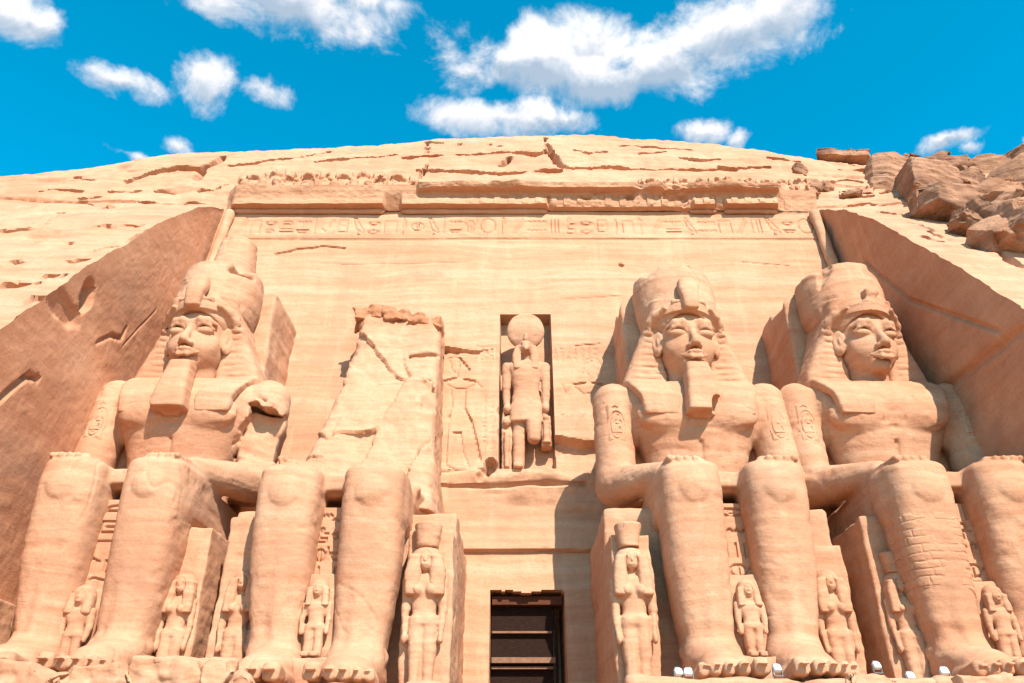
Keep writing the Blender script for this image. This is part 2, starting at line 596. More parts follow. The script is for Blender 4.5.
M_GLASS = plain_material('lamp_glass', (0.30, 0.32, 0.34), 0.15, 0.05, 9)

# ------------------------------------------------------------------ geometry of the place (world metres)
SOLE = 4.8            # top of the plinths the colossi sit on
FZ0, FY0, FK = 4.8, 35.0, 0.126
ZT = 33.2             # top of the facade wall (under the torus)


def fy(z): return FY0 + FK * (z - FZ0)
def xedge(z): return 18.25 + (ZT - z) * 0.035


def ray(px, py):
    vx, vu = (px - 512.0) / FPX, (341.5 - py) / FPX
    return np.array([vx, math.cos(PITCH) - vu * math.sin(PITCH), math.sin(PITCH) + vu * math.cos(PITCH)])


def on_facade(px, py):
    d = ray(px, py)
    t = (FY0 + FK * (CAMZ - FZ0)) / (d[1] - FK * d[2])
    return CAMX + t * d[0], CAMZ + t * d[2]


def project(x, y, z):
    rx, ry, rz = x - CAMX, y, z - CAMZ
    dep = ry * math.cos(PITCH) + rz * math.sin(PITCH)
    up = rz * math.cos(PITCH) - ry * math.sin(PITCH)
    return 512 + FPX * rx / dep, 341.5 - FPX * up / dep


# ---- glyph drawing: normalised strokes in a unit box
def arc(cx, cy, rx, ry, a0, a1, n=10):
    return [(cx + rx * math.cos(R(a0 + (a1 - a0) * i / n)), cy + ry * math.sin(R(a0 + (a1 - a0) * i / n))) for i in range(n + 1)]


GLYPH = {
    'disk': [arc(.5, .5, .42, .42, 0, 360, 16)],
    'reed': [[(.5, 0), (.5, .95), (.72, .75), (.68, .35), (.5, .3)]],
    'water': [[(0, .5), (.12, .62), (.25, .4), (.38, .62), (.5, .4), (.62, .62), (.75, .4), (.88, .62), (1, .5)]],
    'bird': [[(.1, .95), (.3, .98), (.38, .8), (.55, .65), (.85, .3), (.95, .1), (.6, .25), (.35, .35), (.25, .6), (.1, .85)], [(.5, .28), (.5, .02), (.65, .02)], [(.38, .33), (.38, .02), (.5, .02)]],
    'bread': [arc(.5, .3, .35, .35, 0, 180, 8) + [(.85, .3), (.15, .3)]],
    'mouth': [arc(.5, .35, .45, .2, 0, 180, 8), arc(.5, .35, .45, .18, 180, 360, 8)],
    'snake': [[(0, .2), (.2, .35), (.4, .2), (.6, .3), (.75, .7), (.9, .85), (1, .7)]],
    'eye': [arc(.5, .4, .45, .3, 20, 160, 8), arc(.5, .55, .45, .3, 200, 340, 8), arc(.5, .5, .1, .1, 0, 360, 8)],
    'house': [[(.1, .1), (.1, .8), (.9, .8), (.9, .1)]],
    'square': [[(.15, .15), (.15, .85), (.85, .85), (.85, .15), (.15, .15)], [(.3, .5), (.7, .5)]],
    'stroke': [[(.5, .05), (.5, .95)]],
    'strokes': [[(.2, .1), (.2, .9)], [(.5, .1), (.5, .9)], [(.8, .1), (.8, .9)]],
    'diag': [[(.1, .05), (.85, .95)], [(.35, .05), (1, .8)]],
    'staff': [[(.5, 0), (.5, .9), (.3, 1), (.2, .85)], [(.5, .9), (.75, .8)]],
    'ankh': [[(.5, 0), (.5, .5)], [(.2, .5), (.8, .5)], arc(.5, .75, .2, .24, 0, 360, 10)],
    'basket': [[(.05, .6), (.95, .6)], arc(.5, .6, .45, .4, 180, 360, 10)],
    'beetle': [arc(.5, .45, .27, .38, 0, 360, 12), [(.5, .1), (.5, .8)], [(.23, .5), (.02, .7), (.05, .95)], [(.77, .5), (.98, .7), (.95, .95)]],
    'two': [[(.05, .35), (.95, .35)], [(.05, .65), (.95, .65)]],
    'man': [arc(.45, .85, .12, .12, 0, 360, 8), [(.4, .72), (.3, .3), (.8, .3), (.8, .05), (.2, .05), (.3, .3)], [(.42, .65), (.85, .6)]],
    'crook': [[(.3, 0), (.3, .8), (.45, .98), (.65, .85), (.6, .65)]],
}


def stamp_glyph(name, x0, z0, w, h):
    return [[(x0 + w * a, z0 + h * b) for a, b in s] for s in GLYPH[name]]


class Relief:
    """heightfield over (u, w); strokes lower or raise it in world metres"""
    def __init__(s, u, w):
        s.u, s.w = u, w
        s.h = np.zeros((len(u), len(w)))

    def stroke(s, pts, width, depth, sharp=2.0):
        for (a, b) in zip(pts[:-1], pts[1:]):
            pad = width * 1.5
            i0, i1 = np.searchsorted(s.u, [min(a[0], b[0]) - pad, max(a[0], b[0]) + pad])
            j0, j1 = np.searchsorted(s.w, [min(a[1], b[1]) - pad, max(a[1], b[1]) + pad])
            if i1 <= i0 or j1 <= j0:
                continue
            U = s.u[i0:i1, None] - a[0]; W = s.w[None, j0:j1] - a[1]
            dx, dz = b[0] - a[0], b[1] - a[1]
            t = np.clip((U * dx + W * dz) / (dx * dx + dz * dz + 1e-9), 0, 1)
            r = np.sqrt((U - t * dx) ** 2 + (W - t * dz) ** 2) / width
            g = depth * np.clip(1 - r ** sharp, 0, 1)
            blk = s.h[i0:i1, j0:j1]
            s.h[i0:i1, j0:j1] = np.minimum(blk, g) if depth < 0 else np.maximum(blk, g)

    def rect(s, u0, u1, w0, w1, dv):
        i0, i1 = np.searchsorted(s.u, [u0, u1]); j0, j1 = np.searchsorted(s.w, [w0, w1])
        s.h[i0:i1, j0:j1] += dv


# ------------------------------------------------------------------ ground
def build_ground():
    xs = np.concatenate([np.linspace(-3000, -80, 12), np.linspace(-70, 70, 71), np.linspace(80, 3000, 12)])
    ys = np.concatenate([np.linspace(-3000, -60, 12), np.linspace(-50, 60, 56), np.linspace(80, 3000, 12)])
    X, Y = np.meshgrid(xs, ys, indexing='ij')
    near = np.exp(-((X / 60) ** 2 + (Y / 60) ** 2))
    Z = 0.12 * fbm(X * 0.15, Y * 0.15, X * 0, 3, 2) * near - 0.05
    v = np.stack([X, Y, Z], -1).reshape(-1, 3)
    o = link_mesh('ground', mesh_from(v, grid_quads(len(xs), len(ys))), M_SAND)
    tag(o, kind='structure')


build_ground()

# ------------------------------------------------------------------ cliff
SKY_X = []
for (px, py) in [(-180, 205), (-60, 190), (0, 177), (55, 171), (110, 163), (160, 153), (220, 150), (300, 146), (420, 140), (505, 136), (590, 133), (700, 141), (760, 149), (820, 160), (850, 163), (890, 170), (960, 176), (1024, 178), (1100, 190), (1250, 215)]:
    d = ray(px, py)
    tt = 45.5 / d[1]
    SKY_X.append((CAMX + d[0] * tt, CAMZ + d[2] * tt))
SKY_X = np.array(SKY_X)


def hsky(X): return np.interp(X, SKY_X[:, 0], SKY_X[:, 1])


PROF_LOW = np.array([(13.5, 0.0 - 0.6), (19.5, 9.0), (25.0, 17.2), (29.4, 23.5), (32.9, 28.0), (35.6, 31.0), (38.4, 33.2)])


def cliff_disp(x, y, z):
    """displacement of the natural rock (metres towards the viewer), a function of place only"""
    tz = z - 0.10 * x * np.sign(x) * 0 + 0.05 * x
    zz = tz + 0.8 * fbm(x * 0.08, y * 0.08, z * 0.08, 2, 31)
    d = 0.55 * fbm(x * 0.09, y * 0.12, z * 0.14, 4, 40)
    # bedding: terraced steps whose strength comes and goes
    ph = zz * 0.62
    st = ph - np.floor(ph)
    amp = np.clip(0.15 + 1.3 * fbm(x * 0.07, y * 0.07, zz * 0.5, 3, 55), 0, 1)
    d = d - 0.20 * amp * np.clip(st * 1.25 - 0.2, 0, 1) ** 2
    d = d + 0.11 * fbm(x * 0.5, y * 0.5, zz * 1.5, 4, 61) + 0.085 * fbm(x * 2.2, y * 2.2, zz * 4, 3, 66)
    d = d * np.where(z < 33.2, 0.55 + 0.45 * np.clip((np.abs(x) - xedge(z)) / 4, 0, 1), 1.0)
    c = fbm(x * 0.22, y * 0.22, zz * 0.7, 4, 71)
    d = d - 0.3 * np.clip((c - 0.36) * 5, 0, 1) * np.clip((np.abs(x) - 20) / 3, 0, 1)
    return d


CRACKS = [
    ([(110, 194), (140, 192), (173, 195)], .10, .25), ([(200, 191), (214, 190), (226, 185)], .14, .3), ([(0, 231), (10, 231), (23, 229)], .12, .25), ([(60, 182), (75, 178), (92, 180)], .10, .2),
    ([(30, 246), (52, 243), (70, 245)], .09, .2), ([(90, 228), (104, 226), (118, 229)], .09, .2), ([(170, 205), (190, 203), (206, 204)], .10, .22), ([(20, 305), (34, 300), (50, 301)], .10, .22),
    ([(620, 146), (650, 147), (690, 150)], .10, .25), ([(820, 173), (840, 170), (864, 172)], .14, .3), ([(830, 183), (848, 180), (862, 182)], .14, .3), ([(850, 205), (870, 203), (884, 206)], .10, .2),
    ([(906, 222), (920, 225), (934, 231)], .10, .22), ([(458, 145), (476, 147), (490, 145)], .10, .25), ([(575, 150), (588, 153), (604, 152)], .10, .25), ([(680, 158), (700, 160), (720, 159)], .10, .22),  # picture outline of the fissures in the natural rock, then width and depth in metres
    ([(38, 206), (60, 210), (82, 206), (110, 207), (145, 203)], .36, .75), ([(80, 204), (100, 206), (148, 203)], .3, .6), ([(0, 233), (35, 226), (60, 213)], .16, .3),
    ([(42, 191), (55, 188), (80, 191)], .14, .35), ([(80, 198), (95, 198)], .16, .3),
    ([(130, 181), (160, 171), (180, 168), (200, 170)], .34, .6), ([(198, 178), (203, 168), (222, 160), (230, 157)], .3, .6), ([(110, 165), (145, 158)], .2, .35),
    ([(126, 225), (140, 225)], .14, .35), ([(70, 262), (86, 260)], .16, .35), ([(0, 288), (22, 286), (35, 284)], .18, .4), ([(12, 262), (18, 263)], .12, .3), ([(45, 276), (60, 275)], .1, .3),
    ([(428, 142), (427, 165), (420, 178)], .14, .5), ([(545, 138), (549, 152), (556, 161), (566, 168), (610, 168), (700, 170), (770, 167)], .15, .4), ([(549, 150), (556, 162), (563, 166)], .3, .7),
    ([(428, 142), (442, 143)], .2, .4), ([(500, 146), (515, 145)], .16, .4), ([(405, 158), (430, 155), (470, 155), (500, 152), (545, 153)], .15, .35), ([(502, 166), (508, 161), (510, 157)], .2, .4),
    ([(418, 170), (470, 172), (500, 174), (560, 171)], .18, .4), ([(515, 152), (535, 155), (545, 152)], .16, .4),
    ([(230, 166), (300, 158), (330, 152)], .15, .35), ([(315, 162), (345, 158), (372, 157)], .15, .3), ([(356, 158), (378, 157), (395, 155)], .16, .35),
    ([(590, 137), (640, 138)], .16, .35), ([(640, 154), (665, 152)], .14, .3), ([(720, 168), (735, 170)], .2, .4), ([(770, 156), (800, 162)], .2, .4),
    ([(925, 237), (942, 241)], .12, .3), ([(930, 232), (950, 240)], .1, .25), ([(985, 245), (1005, 256), (1022, 266)], .2, .4), ([(962, 222), (975, 229)], .16, .3), ([(880, 212), (905, 214)], .1, .25), ([(900, 190), (870, 196), (850, 197)], .12, .3),
    ([(805, 158), (830, 155), (862, 158)], .25, .4), ([(160, 240), (120, 246), (90, 252)], .08, .2)]


def build_cliff():
    blocks = []

    def add(X, Y, Z, keep=None):
        blocks.append((X, Y, Z, keep))
    nt = 190
    # the sloping faces left and right of the facade
    lens = np.concatenate([[0], np.cumsum(np.hypot(*np.diff(PROF_LOW, axis=0).T))])
    s = np.linspace(0, lens[-1], nt)
    py_ = np.interp(s, lens, PROF_LOW[:, 0]); pz_ = np.interp(s, lens, PROF_LOW[:, 1])
    u = np.linspace(0, 1, 170) ** 1.6
    for sg in (-1, 1):
        xi = xedge(pz_)
        X = sg * (xi[None, :] + u[:, None] * (75 - xi[None, :]))
        Y = np.broadcast_to(py_[None, :], X.shape) - 0.0
        Z = np.broadcast_to(pz_[None, :], X.shape)
        add(X, Y.copy(), Z.copy(), sg)
    # the brow above: from the cornice level over the skyline and back
    xs = np.sort(np.concatenate([-18.4 - 57 * np.linspace(0, 1, 220) ** 1.5, np.linspace(-18.25, 18.25, 260), 18.4 + 57 * np.linspace(0, 1, 220) ** 1.5]))
    hs = hsky(xs)
    wi = np.clip((18.9 - np.abs(xs)) / 1.5, 0, 1); wi = wi * wi * (3 - 2 * wi)
    key = []
    for i, x in enumerate(xs):
        k = [(38.45 + 1.45 * wi[i], 33.2), (40.3 - .1 * wi[i], 35.6), (42.6, 35.6 + (hs[i] - 35.6) * .60), (45.5, hs[i]), (50, hs[i] + 1.6), (58, hs[i] + 3), (85, hs[i] + 4), (160, hs[i] - 2)]
        key.append(k)
    key = np.array(key)
    tt = np.array([0, .2, .5, .8, .88, .93, .97, 1.0])
    tq = np.concatenate([np.linspace(0, .8, 170), np.linspace(.805, 1, 30)])
    Y = np.array([np.interp(tq, tt, key[i, :, 0]) for i in range(len(xs))])
    Z = np.array([np.interp(tq, tt, key[i, :, 1]) for i in range(len(xs))])
    # soften the brow
    for _ in range(6):
        Y[:, 1:-1] = (Y[:, :-2] + 2 * Y[:, 1:-1] + Y[:, 2:]) / 4
        Z[:, 1:-1] = (Z[:, :-2] + 2 * Z[:, 1:-1] + Z[:, 2:]) / 4
    X = np.broadcast_to(xs[:, None], Y.shape)
    add(X, Y, Z, 0)
    V, Q, n0 = [], [], 0
    for (X, Y, Z, sg) in blocks:
        d = cliff_disp(X, Y, Z)
        V.append(np.stack([X, Y - 0.80 * d, Z + 0.60 * d], -1).reshape(-1, 3))
        q = grid_quads(X.shape[0], X.shape[1], flip=(sg == -1)) + n0
        Q.append(q)
        n0 += X.size
    V = np.concatenate(V); Q = np.concatenate(Q)
    # fissures: found on the rock itself, then cut into it
    P = np.stack(project(V[:, 0], np.maximum(V[:, 1], 5), V[:, 2]), 1)
    vis = V[:, 1] < 47
    cut = np.zeros(len(V))
    for pts, w, dep in CRACKS:
        w3 = []
        for (a, b) in pts:
            dd = (P[:, 0] - a) ** 2 + (P[:, 1] - b) ** 2
            dd[~vis] = 1e9
            w3.append(V[np.argmin(dd)])
        for a, b in zip(w3[:-1], w3[1:]):
            ab = b - a
            m = np.where((np.abs(V - (a + b) / 2) < np.abs(ab) / 2 + 1.2).all(1))[0]
            if not len(m):
                continue
            p = V[m]
            t = np.clip(((p - a) @ ab) / (ab @ ab + 1e-9), 0, 1)
            wob = 0.22 * fbm(p[:, 0] * 1.3, p[:, 1] * 1.3, p[:, 2] * 1.3, 2, 3)
            r = np.linalg.norm(p - (a + t[:, None] * ab), axis=1) + wob
            g = 1.9 * dep * np.clip(1 - (r / (w * 1.05)) ** 2, 0, 1)
            cut[m] = np.maximum(cut[m], g)
    V[:, 1] += cut * 0.9
    me = mesh_from(V, Q, 'cliff', True, 50)
    o = link_mesh('cliff', me, M_CLIFF)
    tag(o, kind='structure')


build_cliff()


def side_wall(sg):
    """quarried cheek wall of the recess between the facade and the sloping cliff"""
    nz, ns = 260, 240
    zz = np.linspace(0.0, ZT - 0.02, nz)
    yc = np.interp(zz, PROF_LOW[:, 1], PROF_LOW[:, 0])
    s = np.linspace(0, 1, ns)
    y0 = fy(zz) + 0.6
    Y = y0[:, None] + (yc - y0)[:, None] * s[None, :]
    Z = np.broadcast_to(zz[:, None], Y.shape)
    X = sg * np.broadcast_to(xedge(zz)[:, None], Y.shape)
    b = s[None, :] ** 14
    rough = 0.12 * fbm(Y * 0.25, Z * 0.25, X * 0, 3, 80 + sg) + 0.025 * fbm(Y * 1.6, Z * 2.6, X * 0, 4, 84 + sg, 0.6)
    # slanting pick-dressed courses
    sl = (Y * 0.75 + Z * 0.65) if sg > 0 else (Y * 0.5 - Z * 0.85)
    al = (Y * 0.65 - Z * 0.75) if sg > 0 else (Y * 0.85 + Z * 0.5)
    rough = rough + (0.09 if sg > 0 else 0.02) * fbm(sl * 1.6, al * 0.14, Y * 0, 4, 90, 0.6)
    rough = rough + 0.014 * fbm(Y * 5, Z * 7, Y * 0, 2, 95)

    def spot(px, py, ry, rz, dep):
        d = ray(px, py)
        t = (sg * 18.9 - CAMX) / d[0]
        cy, cz = d[1] * t, CAMZ + d[2] * t
        r = np.sqrt(((Y - cy) / ry) ** 2 + ((Z - cz) / rz) ** 2) + 0.5 * fbm(Y * 0.9, Z * 0.9, Y * 0, 3, int(px))
        return dep * np.clip((1 - r) * 3, 0, 1)

    def fiss(pts, w, dep):
        P = []
        for (a, b_) in pts:
            d = ray(a, b_); t = (sg * 18.9 - CAMX) / d[0]
            P.append((d[1] * t, CAMZ + d[2] * t))
        g = np.zeros_like(Y)
        for (a, b_) in zip(P[:-1], P[1:]):
            dx, dz = b_[0] - a[0], b_[1] - a[1]
            t = np.clip(((Y - a[0]) * dx + (Z - a[1]) * dz) / (dx * dx + dz * dz), 0, 1)
            r = np.hypot(Y - a[0] - t * dx, Z - a[1] - t * dz) / w
            g = np.maximum(g, dep * np.clip(1 - r ** 2, 0, 1))
        return g
    if sg < 0:
        rough = rough - spot(83, 298, 0.5, 0.8, 0.6) - spot(60, 306, 1.5, 0.6, 0.25) - fiss([(95, 342), (108, 336), (118, 339), (122, 328)], .12, .15) - fiss([(0, 400), (14, 386), (26, 376)], .18, .22) - fiss([(26, 376), (36, 379)], .14, .3) - fiss([(150, 310), (120, 345)], .06, .06)
    else:
        rough = rough - fiss([(870, 260), (915, 300), (1000, 330)], .15, .15) - fiss([(940, 395), (1024, 330)], .25, .2)
    d = cliff_disp(X, Y, Z)
    cd = np.interp(zz, zz, d[:, -1])[:, None]
    Xn = X - sg * rough * (1 - b)
    Yn = Y - 0.8 * cd * b
    Zn = Z + 0.6 * cd * b
    v = np.stack([Xn, Yn, Zn], -1).reshape(-1, 3)
    o = link_mesh('side_wall', mesh_from(v, grid_quads(nz, ns, flip=sg > 0), 'side_wall', True, 55), M_SIDE)
    return o


tag(side_wall(-1), 'rough brown side wall cut in the cliff, with a broken hole, beside the leftmost colossus', 'rock wall')
tag(side_wall(1), 'dark shaded side wall cut in the cliff behind the rightmost beardless colossus', 'rock wall')

# ------------------------------------------------------------------ temple facade
facade = empty('temple_facade', (0, 35, SOLE), 'tall carved sandstone temple front with inscription band, niche and doorway', 'temple front')


def child(name, me, mat, parent, world=True):
    o = link_mesh(name, me, mat, parent)
    if world:
        o.location = -Vector(parent.location)
    return o


NX0, NZ0 = on_facade(499, 468)
NX1, NZ1 = on_facade(549.5, 315)
DX0, DZ1 = on_facade(491, 592)
DX1, _ = on_facade(563, 592)


def build_wall():
    u = np.arange(-19.7, 19.71, 0.072)
    w = np.arange(1.0, ZT + 0.3, 0.072)
    rel = Relief(u, w)
    U, W = u[:, None], w[None, :]
    S = rel.stroke
    # inscription band: frame lines and glyphs
    zl0 = on_facade(512, 239.5)[1]; zl1 = on_facade(512, 214)[1]
    S([(-18.2, zl0), (18.2, zl0)], 0.10, -0.09)
    S([(-18.2, zl1), (18.2, zl1)], 0.10, -0.07)
    seq = ['diag', 'house', 'bread', 'two', 'basket', 'stroke', 'snake', 'square', 'bird', 'mouth', 'house', 'reed', 'eye', 'bird', 'stroke', 'basket', 'beetle', 'disk', 'crook', 'diag',
           'water', 'strokes', 'man', 'mouth', 'square', 'reed', 'house', 'staff', 'diag', 'two', 'bird', 'water', 'house', 'diag', 'strokes', 'bird', 'basket', 'disk', 'ankh', 'water',
           'mouth', 'beetle', 'reed', 'diag', 'house', 'two', 'strokes', 'strokes', 'reed', 'bird', 'man', 'crook', 'strokes', 'diag', 'stroke', 'staff']
    rng = random.Random(4)
    x = -17.4
    zh = zl1 - zl0
    i = 0
    while x < 17.2:
        g = seq[i % len(seq)]
        wd = {'stroke': .35, 'reed': .6, 'staff': .6, 'crook': .6, 'disk': 1.25, 'two': 1.1, 'water': 1.2}.get(g, .92) * rng.uniform(.8, 1.0)
        z0, hh = zl0 + .18 * zh, .66 * zh
        if g in ('bread', 'mouth', 'basket', 'two', 'water'):      # low signs are stacked in pairs
            for k, g2 in enumerate((g, rng.choice(['bread', 'mouth', 'water', 'basket']))):
                for st in stamp_glyph(g2, x, z0 + k * .5 * hh, wd, .46 * hh):
                    S(st, 0.06, -0.085)
        else:
            for st in stamp_glyph(g, x, z0, wd, hh):
                S(st, 0.06, -0.085)
        x += wd + .13
        i += 1
    # offering kings and their text columns on both sides of the niche
    def pl(pts, w=.06, d=-.075): S([on_facade(a, b) for a, b in pts], w, d)
    Zm = lambda a, b: (430 + a / 4.55, 340 + b / 4.55)
    left = [[(95, 105), (80, 85), (110, 78), (135, 82)], [(60, 188), (120, 172)], [(155, 178), (200, 186)], [(80, 205), (120, 222), (165, 222), (200, 205)],
            [(215, 195), (235, 218)], [(95, 225), (102, 290), (90, 330), (82, 420), (72, 520), (75, 590)], [(160, 225), (158, 310)], [(160, 315), (190, 375), (215, 480), (230, 550)],
            [(110, 420), (140, 422)], [(140, 430), (150, 510), (170, 560), (180, 590)], [(80, 575), (130, 600)], [(120, 140), (130, 172)], [(95, 105), (100, 140), (120, 150), (135, 120), (130, 90)]]
    for s in left:
        pl([Zm(*p) for p in s])
    for s in ([(135, 82), (180, 138)], [(60, 188), (120, 172)], [(155, 178), (205, 188)], [(160, 315), (190, 375), (215, 480), (228, 545)], [(110, 421), (140, 423)]):
        pl([Zm(*p) for p in s], .065, -.17)
    Zn = lambda a, b: (545 + a / 4.55, 340 + b / 4.55)
    right = [arc(215, 115, 38, 32, 180, 360, 8), arc(215, 118, 28, 22, 190, 350, 8), [(135, 202), (180, 195)], [(215, 195), (275, 205)], [(120, 200), (175, 248), (225, 238)], [(75, 200), (95, 245), (125, 205)],
             [(190, 150), (205, 170), (200, 192)], [(175, 340), (140, 410)], [(70, 345), (85, 340)], [(177, 130), (170, 160), (160, 180)], [(240, 130), (235, 175)]]
    for s in right:
        pl([Zn(*p) for p in s])
    pl([Zn(135, 202), Zn(180, 195)], .07, -.17); pl([Zn(215, 195), Zn(275, 205)], .07, -.17)
    for (xa, ya, xb, yb) in ((475, 345, 497, 360), (553, 347, 600, 362)):
        for r_ in range(3):
            for c_ in range(7):
                g = rng.choice(list(GLYPH))
                px, py = xa + (xb - xa) * c_ / 7, ya + (yb - ya) * r_ / 3
                a, b = on_facade(px, py + 5)
                for st in stamp_glyph(g, a, b, .2, .3):
                    S(st, .06, -.06)
    for c_ in range(2):
        for r_ in range(11):
            a, b = on_facade(482 + 7 * c_, 400 + r_ * 5)
            for st in stamp_glyph(rng.choice(list(GLYPH)), a, b, .26, .24):
                S(st, .06, -.05)
    # natural cracks
    for pts, w_, d_ in [([(275, 254), (290, 251.5), (297, 249), (312, 248), (322, 246), (345, 248)], .075, -.14), ([(436, 350), (446, 350)], .26, -.6), ([(446, 350), (458, 351)], .2, -.45), ([(458, 351), (478, 352.5)], .12, -.3), ([(478, 352), (497, 348)], .06, -.12),
                        ([(575, 346), (600, 344)], .06, -.08), ([(505, 441), (548, 443)], .1, -.12), ([(440, 486), (490, 488), (545, 486), (585, 487)], .14, -.2), ([(443, 472), (480, 470)], .12, -.12),
                        ([(620, 265), (622, 266)], .1, -.3), ([(742, 262), (790, 266)], .06, -.06), ([(340, 264), (470, 262)], .05, -.05), ([(560, 300), (620, 296)], .05, -.05)]:
        pl(pts, w_, d_)
    H = rel.h
    # bedding and weathering
    zz = W + 0.5 * fbm(U * 0.06, W * 0.06, U * 0, 2, 8)
    H = H + 0.10 * fbm(U * 0.12, W * 0.18, U * 0, 3, 101) + 0.035 * fbm(U * 0.10, zz * 2.4, U * 0, 4, 103, 0.65) + 0.012 * fbm(U * 3, W * 4, U * 0, 2, 107)
    # broad soft bedding grooves under the band
    for z_, a_ in ((on_facade(512, 262)[1], .02), (on_facade(512, 283)[1], .015), (on_facade(512, 300)[1], .02)):
        H = H - a_ * np.exp(-((zz - z_) / .13) ** 2)
    # string course above the doorway: everything under it stands back
    zs = on_facade(512, 549)[1] + 0.10 * fbm(U * 0.7, U * 0, U * 0, 3, 111) * (U > -.6)
    low = np.clip((zs - W) / 0.08, 0, 1) * (np.abs(U) < 5)
    H = H - 0.26 * low * np.clip((W - zs + 2.2) / 2.0, 0, 1) - 0.0
    # broken ledge under the niche
    rag = 0.5 * fbm(U * 0.9, W * 0.9, U * 0, 3, 120)
    zl = on_facade(512, 470)[1]
    led = np.clip((zl - .1 + rag * .8 - W) / .25, 0, 1) * np.clip((W - (zl - 2.0) + rag) / 1.6, 0, 1) * np.clip((U + 3.6) / 2.5, 0, 1)
    H = H + 0.55 * led + led * 0.25 * rag
    cx0, cz0 = on_facade(552, 456); cx1, cz1 = on_facade(600, 434)
    hole = np.clip((U - cx0 + rag * .4) / .2, 0, 1) * np.clip((cz1 - .25 * (U - cx0) * .6 + rag * .6 - W) / .2, 0, 1) * np.clip((W - cz0 + rag * .5) / .2, 0, 1) * (U < 6)
    H = H - 0.7 * hole
    for (px, py, r, dp) in ((491, 466, .30, .8), (486, 474, .25, .6), (481, 479, .2, .4), (501, 411, .18, .3), (501, 433, .2, .35), (449, 416, .08, .15)):
        a, b = on_facade(px, py)
        H = H - dp * np.clip(1.2 - (((U - a) / r) ** 2 + ((W - b) / (r * 1.3)) ** 2) + rag, 0, 1)
    # niche and doorway
    niche = ((U > NX0) & (U < NX1) & (W > NZ0) & (W < NZ1))
    Hn = H.copy()
    Hn[niche] = -1.0 + 0.03 * fbm(U * 2 + W * 0, W * 2 + U * 0, U * 0 + W * 0, 3, 7)[niche]
    top = DZ1 + 0.12 * fbm(U * 1.1, U * 0, U * 0, 3, 130) + 0.10 * ((U - DX0) < 0.4)
    door = (U > DX0) & (U < DX1) & (W < top)
    Hn[door] = -3.4
    Y = fy(W) - Hn
    X = U + 0 * W
    Z = W + 0 * U
    v = np.stack([X, Y, Z], -1).reshape(-1, 3)
    q = grid_quads(len(u), len(w))
    # trim to the battered outline
    cen = v[q].mean(1)
    q = q[np.abs(cen[:, 0]) < xedge(cen[:, 2]) + 0.25]
    me = mesh_from(v, q, 'facade_wall', True, 40)
    me.update()
    child('wall', me, M_WALL, facade)


build_wall()


